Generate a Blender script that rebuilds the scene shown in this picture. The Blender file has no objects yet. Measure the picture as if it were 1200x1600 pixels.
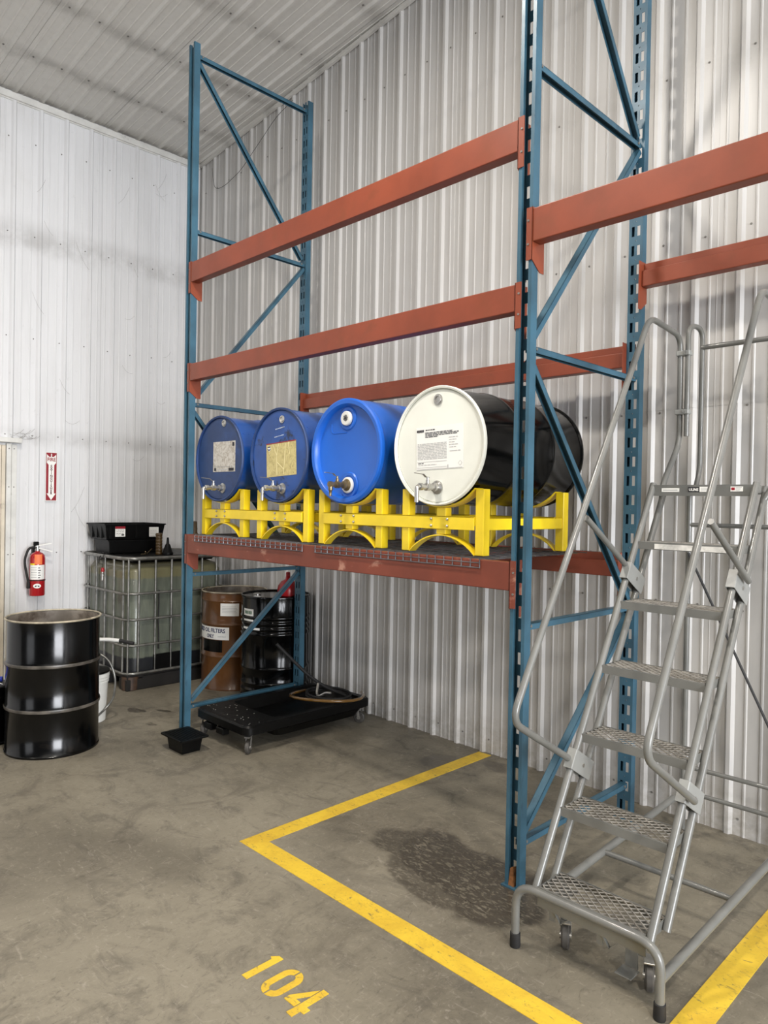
import bpy, math, random
from mathutils import Vector, Matrix
random.seed(7)
PI = math.pi
scene = bpy.context.scene
COL = scene.collection

# ------------------------------------------------------------------ camera, world, lights, exposure
FPX, YAW, PITCH, ROLL, CAMH = 1124.05, 0.7865, -0.0105, 0.018, 1.6539
def setup_camera():
    f = Vector((-math.sin(YAW)*math.cos(PITCH), math.cos(YAW)*math.cos(PITCH), math.sin(PITCH)))
    rt = Vector((math.cos(YAW), math.sin(YAW), 0)); up = rt.cross(f)
    c, s = math.cos(ROLL), math.sin(ROLL)
    r2, u2 = c*rt+s*up, -s*rt+c*up
    cam = bpy.data.cameras.new('camera'); ob = bpy.data.objects.new('camera', cam)
    COL.objects.link(ob)
    cam.sensor_fit = 'VERTICAL'; cam.sensor_height = 36.0; cam.lens = FPX/1600*36.0
    cam.clip_start = 0.05; cam.clip_end = 100
    m = Matrix((r2, u2, -f)).transposed().to_4x4(); m.translation = (0, 0, CAMH)
    ob.matrix_world = m
    scene.camera = ob
setup_camera()
scene.view_settings.view_transform = 'Standard'
scene.view_settings.look = 'None'
scene.view_settings.gamma = 1.0
scene.view_settings.use_curve_mapping = False
scene.view_settings.exposure = -0.12
world = bpy.data.worlds.new('world'); scene.world = world
world.use_nodes = True
wb = world.node_tree.nodes['Background']
wb.inputs[0].default_value = (0.90, 0.95, 1.0, 1); wb.inputs[1].default_value = 0.08

def area(name, loc, target, sx, sy, power, col):
    l = bpy.data.lights.new(name, 'AREA'); l.shape = 'RECTANGLE'; l.size = sx; l.size_y = sy
    l.energy = power; l.color = col
    o = bpy.data.objects.new(name, l); COL.objects.link(o)
    o.location = loc
    d = Vector(target)-Vector(loc)
    o.rotation_euler = d.to_track_quat('-Z', 'Y').to_euler()
    return o
WARM = (1.0, 0.93, 0.84); COOL = (0.93, 0.955, 1.0)
area('high_bay_lamp', (-2.7, 1.0, 5.25), (-2.7, 1.0, 0), 0.35, 0.35, 140, WARM)
area('high_bay_lamp', (1.6, 0.4, 5.55), (1.6, 0.4, 0), 0.4, 0.4, 190, WARM)
area('high_bay_lamp', (-3.4, -3.2, 5.25), (-3.4, -3.2, 0), 0.45, 0.45, 60, WARM)
area('high_bay_lamp', (1.6, -3.6, 5.55), (1.6, -3.6, 0), 0.45, 0.45, 110, WARM)
area('bay_door_daylight', (9.5, -0.3, 2.2), (-6, 0.6, 2.0), 5.0, 4.2, 1820, COOL)

area('bay_door_daylight', (-1.5, -11.5, 2.2), (-2.0, 4, 2.6), 4.5, 4.0, 130, COOL)

# ------------------------------------------------------------------ materials
def srgb(h):
    if isinstance(h, str):
        h = h.lstrip('#'); v = [int(h[i:i+2], 16)/255 for i in (0, 2, 4)]
    else: v = list(h)
    return tuple((c/12.92 if c <= 0.04045 else ((c+0.055)/1.055)**2.4) for c in v)+(1,)

class NT:
    def __init__(s, name):
        s.m = bpy.data.materials.new(name); s.m.use_nodes = True
        s.t = s.m.node_tree; s.b = s.t.nodes['Principled BSDF']
    def n(s, typ, **kw):
        nd = s.t.nodes.new(typ)
        for k, v in kw.items(): setattr(nd, k, v)
        return nd
    def l(s, a, b): s.t.links.new(a, b)
    def val(s, x, sock):
        if hasattr(x, 'is_linked') or hasattr(x, 'node'): s.l(x, sock)
        else: sock.default_value = x
    def math(s, op, a, b=0.0, c=None, clamp=False):
        nd = s.n('ShaderNodeMath', operation=op, use_clamp=clamp)
        s.val(a, nd.inputs[0]); s.val(b, nd.inputs[1])
        if c is not None: s.val(c, nd.inputs[2])
        return nd.outputs[0]
    def ramp(s, fac, lo, hi):
        nd = s.n('ShaderNodeMapRange', interpolation_type='SMOOTHSTEP')
        s.val(fac, nd.inputs[0]); nd.inputs[1].default_value = lo; nd.inputs[2].default_value = hi
        return nd.outputs[0]
    def mix(s, fac, a, b, blend='MIX'):
        nd = s.n('ShaderNodeMix', data_type='RGBA', blend_type=blend)
        s.val(fac, nd.inputs[0]); s.val(a, nd.inputs[6]); s.val(b, nd.inputs[7])
        return nd.outputs[2]
    def coords(s): return s.n('ShaderNodeTexCoord').outputs['Object']
    def noise(s, vec, scale, detail=4, rough=0.55, stretch=None, dist=0.0):
        if stretch:
            mp = s.n('ShaderNodeMapping'); s.l(vec, mp.inputs[0]); mp.inputs['Scale'].default_value = stretch; vec = mp.outputs[0]
        nd = s.n('ShaderNodeTexNoise'); s.l(vec, nd.inputs['Vector'])
        nd.inputs['Scale'].default_value = scale; nd.inputs['Detail'].default_value = detail
        nd.inputs['Roughness'].default_value = rough; nd.inputs['Distortion'].default_value = dist
        return nd.outputs[0]
    def bump(s, h, strength=0.2, dist=0.01):
        nd = s.n('ShaderNodeBump'); nd.inputs['Strength'].default_value = strength
        nd.inputs['Distance'].default_value = dist; s.l(h, nd.inputs['Height'])
        s.l(nd.outputs[0], s.b.inputs['Normal'])

MATS = {}
def mat(name, col, rough=0.5, metal=0.0, var=0.08, scale=6.0, dirt=None, dirt_lo=0.58, dirt_hi=0.75, dirt_scale=5.0,
        dirt_stretch=None, bump=0.0, bscale=60.0, coat=0.0, spec=None):
    k = NT(name); co = k.coords()
    c = srgb(col)
    n1 = k.noise(co, scale, 5)
    dark = tuple(v*(1-var*2.0) for v in c[:3])+(1,); light = tuple(min(1, v*(1+var)) for v in c[:3])+(1,)
    out = k.mix(k.ramp(n1, 0.3, 0.7), dark, light)
    if dirt:
        n2 = k.noise(co, dirt_scale, 8, 0.62, dirt_stretch, 0.3)
        out = k.mix(k.ramp(n2, dirt_lo, dirt_hi), out, srgb(dirt))
    k.l(out, k.b.inputs['Base Color'])
    n3 = k.noise(co, scale*3, 3)
    r = k.math('MULTIPLY_ADD', n3, 0.14, rough-0.07, clamp=True)
    k.l(r, k.b.inputs['Roughness'])
    k.b.inputs['Metallic'].default_value = metal
    if coat: k.b.inputs['Coat Weight'].default_value = coat; k.b.inputs['Coat Roughness'].default_value = 0.08
    if spec is not None: k.b.inputs['Specular IOR Level'].default_value = spec
    if bump: k.bump(k.noise(co, bscale, 3), bump, 0.004)
    MATS[name] = k.m
    return k.m

def wall_material(name, col, bands, smear, axis_u):
    """painted steel sheet: streaks, grime along the girt lines at the heights `bands`"""
    k = NT(name); co = k.coords()
    sep = k.n('ShaderNodeSeparateXYZ'); k.l(co, sep.inputs[0])
    base = srgb(col)
    st = (6, 6, 0.6)
    n = k.noise(co, 1.3, 6, 0.6)
    ns = k.noise(co, 2.5, 6, 0.6, st)
    c = k.mix(k.ramp(ns, 0.35, 0.75), base, tuple(v*0.94 for v in base[:3])+(1,))
    c = k.mix(k.math('MULTIPLY', k.ramp(n, 0.5, 0.8), 0.2), c, srgb('#b3aca0'))
    ax = sep.outputs[axis_u]
    nb = k.noise(co, 4.0, 6, 0.65)
    wob = k.math('MULTIPLY_ADD', nb, 0.16, -0.08)
    for z, w, amt in bands:
        d = k.math('ABSOLUTE', k.math('ADD', k.math('SUBTRACT', ax, z), wob))
        f = k.math('SUBTRACT', 1.0, k.ramp(d, 0.0, w))
        f = k.math('MULTIPLY', f, k.math('MULTIPLY', k.ramp(nb, 0.25, 0.7), amt))
        c = k.mix(f, c, srgb('#6d6861'))
    nf = k.noise(co, 14, 8, 0.7)
    c = k.mix(k.math('MULTIPLY', k.ramp(nf, 0.62, 0.74), smear), c, srgb('#77726a'))
    if axis_u == 2:
        lowz = k.math('SUBTRACT', 1.0, k.ramp(sep.outputs[2], 0.0, 0.35))
        c = k.mix(k.math('MULTIPLY', lowz, k.math('MULTIPLY', k.ramp(nf, 0.35, 0.65), 0.55)), c, srgb('#8d867b'))
    k.l(c, k.b.inputs['Base Color'])
    k.b.inputs['Roughness'].default_value = 0.36
    k.bump(k.noise(co, 3.0, 3, 0.5, (3, 3, 1)), 0.12, 0.02)
    MATS[name] = k.m
    return k.m

def floor_material():
    k = NT('worn_concrete'); co = k.coords()
    n1 = k.noise(co, 0.8, 7, 0.6, None, 0.6); n2 = k.noise(co, 4.0, 8, 0.68, (1, 1.6, 1), 1.0); n3 = k.noise(co, 45, 4, 0.7)
    n4 = k.noise(co, 9.0, 9, 0.7, (1.0, 3.0, 1.0), 1.8)
    c = k.mix(k.ramp(n1, 0.3, 0.7), srgb('#6a6457'), srgb('#8d8676'))
    c = k.mix(k.math('MULTIPLY', k.ramp(n2, 0.48, 0.72), 0.6), c, srgb('#4f4a42'))
    c = k.mix(k.math('MULTIPLY', k.ramp(n4, 0.56, 0.72), 0.5), c, srgb('#aaa295'))
    c = k.mix(k.math('MULTIPLY', k.ramp(n3, 0.55, 0.8), 0.3), c, srgb('#4b453e'))
    n5 = k.noise(co, 2.2, 10, 0.72, (1.4, 0.8, 1.0), 1.4); n6 = k.noise(co, 17, 8, 0.7, (2.0, 1.0, 1.0), 2.0)
    c = k.mix(k.math('MULTIPLY', k.ramp(n5, 0.5, 0.68), 0.45), c, srgb('#4e483f'))
    c = k.mix(k.math('MULTIPLY', k.ramp(n6, 0.55, 0.68), 0.4), c, srgb('#3f3a33'))
    c = k.mix(k.math('MULTIPLY', k.ramp(n6, 0.44, 0.34), 0.3), c, srgb('#a79f90'))
    # fine trowel / tyre scratches
    for rot, sc in ((0.5, 26), (-0.9, 31)):
        mp = k.n('ShaderNodeMapping'); k.l(co, mp.inputs[0]); mp.inputs['Rotation'].default_value = (0, 0, rot); mp.inputs['Scale'].default_value = (0.12, 3.0, 1)
        ns = k.noise(mp.outputs[0], sc, 3, 0.5, None, 0.5)
        c = k.mix(k.math('MULTIPLY', k.ramp(ns, 0.70, 0.78), 0.22), c, srgb('#b0a89b'))
    # stains with a shape of their own: (x, y, rx, ry, angle, strength)
    warp = k.n('ShaderNodeTexNoise'); k.l(co, warp.inputs['Vector']); warp.inputs['Scale'].default_value = 3.0; warp.inputs['Detail'].default_value = 5
    wv = k.n('ShaderNodeVectorMath', operation='MULTIPLY_ADD'); k.l(warp.outputs['Color'], wv.inputs[0])
    wv.inputs[1].default_value = (0.34, 0.34, 0); wv.inputs[2].default_value = (-0.17, -0.17, 0)
    av = k.n('ShaderNodeVectorMath', operation='ADD'); k.l(co, av.inputs[0]); k.l(wv.outputs[0], av.inputs[1])
    wet = None
    stains = [(-2.03, 2.56, 0.46, 0.23, -0.25, 0.95), (-2.38, 2.55, 0.22, 0.14, 0.4, 0.75), (-1.78, 2.50, 0.2, 0.3, 0.0, 0.9),
              (-3.0, 3.55, 0.14, 0.10, 0.3, 0.6), (-2.72, 3.72, 0.12, 0.09, 0.0, 0.65), (-2.9, 3.35, 0.06, 0.04, 0.3, 0.5),
              (-5.35, 2.62, 0.09, 0.05, 0.3, 0.9), (-5.2, 2.78, 0.08, 0.035, 0.3, 0.9), (-4.95, 2.52, 0.06, 0.03, 0.2, 0.6), (-4.5, 2.5, 0.09, 0.06, 0.2, 0.5), (-4.83, 2.72, 0.06, 0.03, .2, .6),
              (-2.08, 2.36, 0.30, 0.12, -0.3, 0.7), (-1.95, 2.44, 0.34, 0.16, -0.3, 0.6)]
    for x, y, rx, ry, a, s in stains:
        mp = k.n('ShaderNodeMapping', vector_type='TEXTURE'); k.l(av.outputs[0], mp.inputs[0])
        mp.inputs['Location'].default_value = (x, y, 0); mp.inputs['Rotation'].default_value = (0, 0, a); mp.inputs['Scale'].default_value = (rx, ry, 1)
        ln = k.n('ShaderNodeVectorMath', operation='LENGTH'); k.l(mp.outputs[0], ln.inputs[0])
        f = k.math('MULTIPLY', k.math('SUBTRACT', 1.0, k.ramp(ln.outputs['Value'], 0.8, 1.05)), s)
        wet = f if wet is None else k.math('MAXIMUM', wet, f)
    nd = k.noise(co, 26, 5, 0.6, (1.0, 2.2, 1), 1.2)
    dry = k.math('SUBTRACT', 1.0, k.math('MULTIPLY', k.ramp(nd, 0.52, 0.62), 0.75))
    wet = k.math('MULTIPLY', wet, dry)
    c = k.mix(k.math('MULTIPLY', wet, 0.9), c, srgb('#38322b'))
    # saw-cut control joint in front of the far corner
    k.l(c, k.b.inputs['Base Color'])
    r = k.math('SUBTRACT', k.math('MULTIPLY_ADD', n2, 0.25, 0.45), k.math('MULTIPLY', wet, 0.28))
    k.l(r, k.b.inputs['Roughness'])
    k.bump(k.math('ADD', k.math('MULTIPLY', n3, 0.5), n2), 0.12, 0.01)
    MATS['floor'] = k.m
    return k.m

def paint_material():
    k = NT('yellow_floor_paint'); co = k.coords()
    n1 = k.noise(co, 5, 8, 0.7, None, 0.8); n2 = k.noise(co, 60, 5, 0.7)
    c = k.mix(k.ramp(n1, 0.35, 0.7), srgb('#e2bf3a'), srgb('#cda733'))
    c = k.mix(k.math('MULTIPLY', k.ramp(n2, 0.55, 0.75), 0.6), c, srgb('#a98734'))
    c = k.mix(k.math('MULTIPLY', k.ramp(k.noise(co, 18, 8, 0.75, (1, 2, 1), 1.5), 0.56, 0.66), 0.8), c, srgb('#6d6148'))
    k.l(c, k.b.inputs['Base Color']); k.b.inputs['Roughness'].default_value = 0.55
    return k.m

def label_material(name, base, stain, crease, lo=0.45, hi=0.62):
    k = NT(name); co = k.coords()
    n = k.noise(co, 22, 8, 0.7, None, 1.5); n2 = k.noise(co, 60, 6, 0.7, (1, 1, 0.4), 2.0)
    c = k.mix(k.ramp(n, lo, hi), srgb(base), srgb(stain))
    c = k.mix(k.ramp(n2, 0.56, 0.66), c, srgb(crease))
    k.l(c, k.b.inputs['Base Color']); k.b.inputs['Roughness'].default_value = 0.4
    return k.m

def tank_material():
    """translucent poly bottle, oily residue above the fill line"""
    k = NT('translucent_poly'); co = k.coords()
    sep = k.n('ShaderNodeSeparateXYZ'); k.l(co, sep.inputs[0])
    n = k.noise(co, 3, 6, 0.6, (4, 4, 0.8))
    wob = k.math('MULTIPLY_ADD', n, 0.03, -0.015)
    z = k.math('ADD', sep.outputs[2], wob)
    c = k.mix(k.ramp(n, 0.3, 0.7), srgb('#4c5147'), srgb('#6a6f61'))
    c = k.mix(k.math('MULTIPLY', k.ramp(z, 0.955, 0.975), 0.75), c, srgb('#6e6846'))
    c = k.mix(k.math('SUBTRACT', 1.0, k.ramp(z, 0.265, 0.28)), c, srgb('#17191d'))
    c = k.mix(k.math('MULTIPLY', k.ramp(z, 1.045, 1.10), 0.8), c, srgb('#2c2a25'))
    k.l(c, k.b.inputs['Base Color']); k.b.inputs['Roughness'].default_value = 0.38
    k.b.inputs['Coat Weight'].default_value = 0.3
    k.b.inputs['Subsurface Weight'].default_value = 0.15
    k.b.inputs['Subsurface Radius'].default_value = (0.05, 0.05, 0.04)
    MATS['tank'] = k.m
    return k.m

def clear_hose_material():
    k = NT('amber_hose'); k.b.inputs['Base Color'].default_value = srgb('#6b4d22'); k.b.inputs['Roughness'].default_value = 0.15
    k.b.inputs['Coat Weight'].default_value = 0.6
    return k.m

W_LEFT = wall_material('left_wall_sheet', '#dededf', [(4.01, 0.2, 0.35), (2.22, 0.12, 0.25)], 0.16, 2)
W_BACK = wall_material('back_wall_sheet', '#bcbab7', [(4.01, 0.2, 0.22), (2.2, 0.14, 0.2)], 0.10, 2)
W_CEIL = wall_material('ceiling_sheet', '#cfccc6', [(-6.31, 0.13, 0.55), (-5.56, 0.13, 0.5), (-4.8, 0.13, 0.4), (-6.9, 0.2, 0.7), (-4.05, 0.13, 0.35), (-3.3, .13, .3)], 0.12, 0)
FLOOR = floor_material()
PAINT = paint_material()
TRIM = mat('white_trim', '#d9d8d3', 0.4, var=0.06, dirt='#8a857c', dirt_lo=0.6, dirt_hi=0.8, dirt_scale=9)
BEIGE = mat('beige_door', '#d8cdb9', 0.5, var=0.06, dirt='#8f8470', dirt_scale=7)
SCREW = mat('screw_steel', '#7b7873', 0.45, metal=0.3)
BLUE = mat('rack_blue', '#385d70', 0.40, var=0.14, scale=4, dirt='#2e4656', dirt_lo=0.55, dirt_hi=0.8, dirt_scale=9, dirt_stretch=(2, 2, 0.5), bump=0.05)
ORANGE = mat('beam_orange', '#853f28', 0.42, var=0.10, scale=3, dirt='#7c3d25', dirt_lo=0.5, dirt_hi=0.75, dirt_scale=7, bump=0.04)
ORANGE2 = mat('shelf_beam_rust', '#7a3b2a', 0.5, var=0.12, scale=3, dirt='#b07f6c', dirt_lo=0.6, dirt_hi=0.72, dirt_scale=6, dirt_stretch=(1, 1, 1.5), bump=0.05)
YELLOW = mat('cradle_yellow', '#f2d31e', 0.38, var=0.06, scale=5, dirt='#b89b2a', dirt_lo=0.66, dirt_hi=0.8, dirt_scale=11, coat=0.2)
ZINC = mat('zinc_wire', '#77767a', 0.4, metal=0.7, var=0.15, scale=20)
STEEL = mat('bright_steel', '#c2c0bb', 0.3, metal=0.9, var=0.12, scale=25)
BRASS = mat('dull_brass', '#8a7a5d', 0.35, metal=0.8, var=0.2, scale=30)
LADDER = mat('ladder_grey', '#6f6f6b', 0.34, var=0.07, scale=6, dirt='#7d7870', dirt_lo=0.66, dirt_hi=0.82, dirt_scale=12, coat=0.25)
GRATE = mat('grating_grey', '#9c978f', 0.45, var=0.15, scale=30)
DARKROD = mat('dark_brace', '#38383a', 0.5, var=0.1)
RUBBER = mat('black_rubber', '#1d1c1c', 0.7, var=0.2, scale=20)
WHEEL = mat('grey_caster_tread', '#6f6a65', 0.55, var=0.15, scale=20)
DWHEEL = mat('dark_caster_tread', '#45423e', 0.5, var=0.2, scale=20)
BLACKP = mat('black_plastic', '#070707', 0.40, var=0.2, scale=12, bump=0.08, dirt='#131211', dirt_lo=0.6, dirt_hi=0.8, spec=0.2)
BLACKG = mat('gloss_black_steel', '#050505', 0.14, var=0.15, scale=5, dirt='#12100f', dirt_lo=0.62, dirt_hi=0.8, dirt_scale=5, spec=0.3)
BLACKW = mat('worn_black_steel', '#060606', 0.16, var=0.15, scale=5, dirt='#25211d', dirt_lo=0.64, dirt_hi=0.76, dirt_scale=6, spec=0.4)
CHIME = mat('worn_chime', '#aea48f', 0.45, metal=0.1, var=0.2, scale=14, dirt='#5a3b22', dirt_lo=0.55, dirt_hi=0.7, dirt_scale=9)
INSIDE = mat('bare_drum_inside', '#9b9287', 0.35, metal=0.3, var=0.2, scale=6, dirt='#3b2a1d', dirt_lo=0.5, dirt_hi=0.75)
BROWN = mat('brown_drum_paint', '#5e3a18', 0.32, var=0.1, scale=4, dirt='#452a12', dirt_lo=0.56, dirt_hi=0.74, coat=0.3)
BLUED = mat('blue_drum_steel', '#1a50a0', 0.3, var=0.08, scale=4, coat=0.4)
LID1 = mat('dull_navy_lid', '#243f70', 0.48, var=0.14, scale=5, dirt='#1d2f55', dirt_lo=0.5, dirt_hi=0.72, dirt_scale=5)
LID2 = mat('scuffed_blue_lid', '#214c94', 0.4, var=0.12, scale=5, dirt='#152340', dirt_lo=0.57, dirt_hi=0.66, dirt_scale=8)
BLUEP = mat('blue_poly', '#185fc2', 0.36, var=0.05, scale=3)
LIDW = mat('cream_lid', '#e6e7dd', 0.4, var=0.03, scale=4, dirt='#c9c8b6', dirt_lo=0.62, dirt_hi=0.85)
WHITEP = mat('white_plastic', '#d9d8d2', 0.45, var=0.05, dirt='#a19b8e', dirt_lo=0.6, dirt_hi=0.8)
PAPER = mat('white_paper', '#efeee9', 0.5, var=0.02)
INK = mat('black_ink', '#26252a', 0.6, var=0.02)
INKG = mat('grey_ink', '#b9b9b8', 0.6, var=0.02)
INKB = mat('navy_ink', '#222a55', 0.6, var=0.02)
INKGR = mat('green_ink', '#3f6a50', 0.6, var=0.02)
RED = mat('extinguisher_red', '#a8141c', 0.25, var=0.06, coat=0.5)
SIGNINK = mat('sign_lettering', '#541420', 0.5, var=0.02)
SIGNRED = mat('sign_red', '#8f1827', 0.4, var=0.03)
REDP = mat('red_plastic', '#a3121a', 0.3, var=0.08)
ORTAG = mat('orange_tag', '#ef7b45', 0.5, var=0.03)
CAGE = mat('cage_galvanized', '#8d8c87', 0.36, metal=0.75, var=0.18, scale=14, dirt='#5c564c', dirt_lo=0.6, dirt_hi=0.8)
TANK = tank_material()
WOODB = mat('splintered_wood', '#8d5c33', 0.7, var=0.25, scale=30, dirt='#5a3418', dirt_stretch=(6, 6, 1), dirt_scale=8)
AMBER = clear_hose_material()
BROWNB = mat('oily_brown_plastic', '#4a3718', 0.4, var=0.15, scale=20)
BLUEH = mat('blue_handle', '#2b3fb0', 0.4)
GREYLID = mat('dusty_lid', '#3a3938', 0.6, var=0.2, scale=15)
SILVERL = label_material('torn_silver_label', '#c9c5bd', '#a69d90', '#6d6153')
GOLDL = label_material('stained_yellow_label', '#cdbf83', '#b0a068', '#857443', 0.4, 0.7)
BRK = mat('bracket_grey', '#8f908d', 0.4, var=0.05)

# ------------------------------------------------------------------ mesh helpers
class MB:
    def __init__(s): s.v = []; s.f = []
    def add(s, vs, fs, M=None):
        o = len(s.v)
        s.v += [tuple(M @ Vector(p)) if M else tuple(p) for p in vs]
        s.f += [tuple(i+o for i in f) for f in fs]
        return s
    def box(s, a, b, M=None):
        (x0, y0, z0), (x1, y1, z1) = a, b
        x0, x1 = sorted((x0, x1)); y0, y1 = sorted((y0, y1)); z0, z1 = sorted((z0, z1))
        v = [(x0, y0, z0), (x1, y0, z0), (x1, y1, z0), (x0, y1, z0), (x0, y0, z1), (x1, y0, z1), (x1, y1, z1), (x0, y1, z1)]
        return s.add(v, [(0, 3, 2, 1), (4, 5, 6, 7), (0, 1, 5, 4), (1, 2, 6, 5), (2, 3, 7, 6), (3, 0, 4, 7)], M)
    def bar(s, p, q, w, t, up=(0, 0, 1)):
        """rectangular bar from p to q, width w along `side`, thickness t along up"""
        p, q = Vector(p), Vector(q); d = (q-p).normalized(); u = Vector(up)
        if abs(d.dot(u)) > 0.99: u = Vector((1, 0, 0))
        sd = d.cross(u).normalized(); u = sd.cross(d).normalized()
        v = []
        for c in (p, q):
            for a, b in ((-1, -1), (1, -1), (1, 1), (-1, 1)): v.append(c+sd*(a*w/2)+u*(b*t/2))
        return s.add(v, [(3, 2, 1, 0), (4, 5, 6, 7), (0, 1, 5, 4), (1, 2, 6, 5), (2, 3, 7, 6), (3, 0, 4, 7)])
    def tube(s, pts, r, seg=12, fillet=0.0, fs=6, closed=False):
        P = [Vector(p) for p in pts]
        if fillet and len(P) > 2:
            Q = [P[0]]
            for i in range(1, len(P)-1):
                a, b, c = P[i-1], P[i], P[i+1]
                d1, d2 = (a-b), (c-b)
                L = min(fillet, d1.length*0.49, d2.length*0.49)
                p0, p2 = b+d1.normalized()*L, b+d2.normalized()*L
                for j in range(fs+1):
                    t = j/fs; Q.append(p0*(1-t)**2+b*2*t*(1-t)+p2*t*t)
            Q.append(P[-1]); P = Q
        n = len(P); rings = []
        t0 = (P[1]-P[0]).normalized()
        ref = Vector((0, 0, 1)) if abs(t0.z) < 0.9 else Vector((1, 0, 0))
        nrm = t0.cross(ref).normalized()
        for i in range(n):
            if closed: t = (P[(i+1) % n]-P[i-1]).normalized()
            elif i == 0: t = t0
            elif i == n-1: t = (P[-1]-P[-2]).normalized()
            else: t = ((P[i+1]-P[i]).normalized()+(P[i]-P[i-1]).normalized()).normalized()
            nrm = (nrm-t*nrm.dot(t)).normalized(); bn = t.cross(nrm)
            rings.append([P[i]+nrm*(r*math.cos(2*PI*k/seg))+bn*(r*math.sin(2*PI*k/seg)) for k in range(seg)])
        v = [p for rg in rings for p in rg]; f = []
        m = n if closed else n-1
        for i in range(m):
            j = (i+1) % n
            for k in range(seg):
                k2 = (k+1) % seg
                f.append((i*seg+k, i*seg+k2, j*seg+k2, j*seg+k))
        if not closed:
            f.append(tuple(range(seg-1, -1, -1))); f.append(tuple((n-1)*seg+k for k in range(seg)))
        return s.add(v, f)
    def lathe(s, prof, seg=48, M=None, cap0=True, cap1=True):
        v = []; f = []; n = len(prof)
        for r, z in prof:
            for k in range(seg): v.append((r*math.cos(2*PI*k/seg), r*math.sin(2*PI*k/seg), z))
        for i in range(n-1):
            for k in range(seg):
                k2 = (k+1) % seg
                f.append((i*seg+k, i*seg+k2, (i+1)*seg+k2, (i+1)*seg+k))
        if cap0 and prof[0][0] > 0: f.append(tuple(range(seg-1, -1, -1)))
        if cap1 and prof[-1][0] > 0: f.append(tuple((n-1)*seg+k for k in range(seg)))
        return s.add(v, f, M)
    def prism(s, poly, h, M=None):
        """polygon in xy extruded from z=0 to z=h"""
        n = len(poly)
        v = [(x, y, 0) for x, y in poly]+[(x, y, h) for x, y in poly]
        f = [tuple(range(n-1, -1, -1)), tuple(range(n, 2*n))]+[(i, (i+1) % n, n+(i+1) % n, n+i) for i in range(n)]
        return s.add(v, f, M)

ROOT = {}
def loc_of(parent):
    p = parent
    while p is not None:
        if p.name in ROOT: return ROOT[p.name]
        p = p.parent
    return Vector((0, 0, 0))
def build(name, mb, material, parent=None, smooth=None, bevel=0.0, solid=0.0, label=None, bseg=1):
    me = bpy.data.meshes.new(name)
    off = loc_of(parent) if parent else Vector((0, 0, 0))
    me.from_pydata([(v[0]-off.x, v[1]-off.y, v[2]-off.z) for v in mb.v], [], mb.f)
    me.update()
    if smooth:
        me.polygons.foreach_set('use_smooth', [True]*len(me.polygons))
        me.set_sharp_from_angle(angle=math.radians(smooth))
    me.materials.append(material)
    o = bpy.data.objects.new(name, me); COL.objects.link(o)
    if parent: o.parent = parent
    if solid:
        md = o.modifiers.new('solid', 'SOLIDIFY'); md.thickness = solid; md.offset = 0
    if bevel:
        md = o.modifiers.new('bevel', 'BEVEL'); md.width = bevel; md.segments = bseg; md.limit_method = 'ANGLE'; md.angle_limit = math.radians(40)
    if label: o['label'] = label
    return o
def thing(name, label, cat, loc, group=None):
    o = bpy.data.objects.new(name, None); COL.objects.link(o)
    o.empty_display_size = 0.1
    o.location = loc; ROOT[o.name] = Vector(loc)
    o['label'] = label; o['category'] = cat
    if group: o['group'] = group
    return o
def tag(o, label, cat, group=None):
    o['label'] = label; o['category'] = cat
    if group: o['group'] = group
    return o
def structure(o): o['kind'] = 'structure'; return o
def stuff(o): o['kind'] = 'stuff'; return o
def copy_tree(o, delta, label=None, parent=None):
    c = o.copy(); COL.objects.link(c)
    if parent: c.parent = parent
    else:
        c.location = Vector(o.location)+Vector(delta); ROOT[c.name] = Vector(c.location)
        if label: c['label'] = label
    for ch in list(o.children): copy_tree(ch, delta, None, c)
    return c
def text(body, size, origin, right, up, material, parent, name='lettering', depth=0.0006, align='LEFT', bold=0.0, width=None):
    cu = bpy.data.curves.new('txt', 'FONT'); cu.body = body; cu.size = size; cu.extrude = depth; cu.align_x = align
    cu.offset = bold; cu.resolution_u = 3
    tmp = bpy.data.objects.new('txt', cu); COL.objects.link(tmp)
    bpy.context.view_layer.update()
    me = bpy.data.meshes.new_from_object(tmp.evaluated_get(bpy.context.evaluated_depsgraph_get()))
    bpy.data.objects.remove(tmp)
    R, U = Vector(right).normalized(), Vector(up).normalized(); N = R.cross(U)
    xs = [v.co.x for v in me.vertices]
    k = 1.0
    if width and xs: k = width/(max(xs)-min(xs))
    mb = MB()
    mb.add([Vector(origin)+R*(v.co.x*k)+U*v.co.y+N*v.co.z for v in me.vertices], [tuple(p.vertices) for p in me.polygons])
    bpy.data.meshes.remove(me)
    return build(name, mb, material, parent)
def plate(mb, origin, right, up, x0, y0, x1, y1, t=0.001):
    R, U = Vector(right).normalized(), Vector(up).normalized(); N = R.cross(U)
    O = Vector(origin)
    M = Matrix((R, U, N)).transposed().to_4x4(); M.translation = O
    mb.box((x0, y0, 0), (x1, y1, t), M)
    return mb
def frame_mat(origin, right, up):
    R, U = Vector(right).normalized(), Vector(up).normalized(); N = R.cross(U)
    M = Matrix((R, U, N)).transposed().to_4x4(); M.translation = Vector(origin)
    return M

# ------------------------------------------------------------------ room shell
XL = -6.90
WSL = 0.028                                             # the back wall runs a little off the racking
def wall_y(x): return 3.865+(-1.15-x)*WSL
def ceil_z(x): return 5.23+0.066*(x+6.9)
fl = MB(); fl.box((-9.5, -12, -0.15), (12, 4.4, 0.0))
floor = structure(build('floor', fl, FLOOR))

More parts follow.
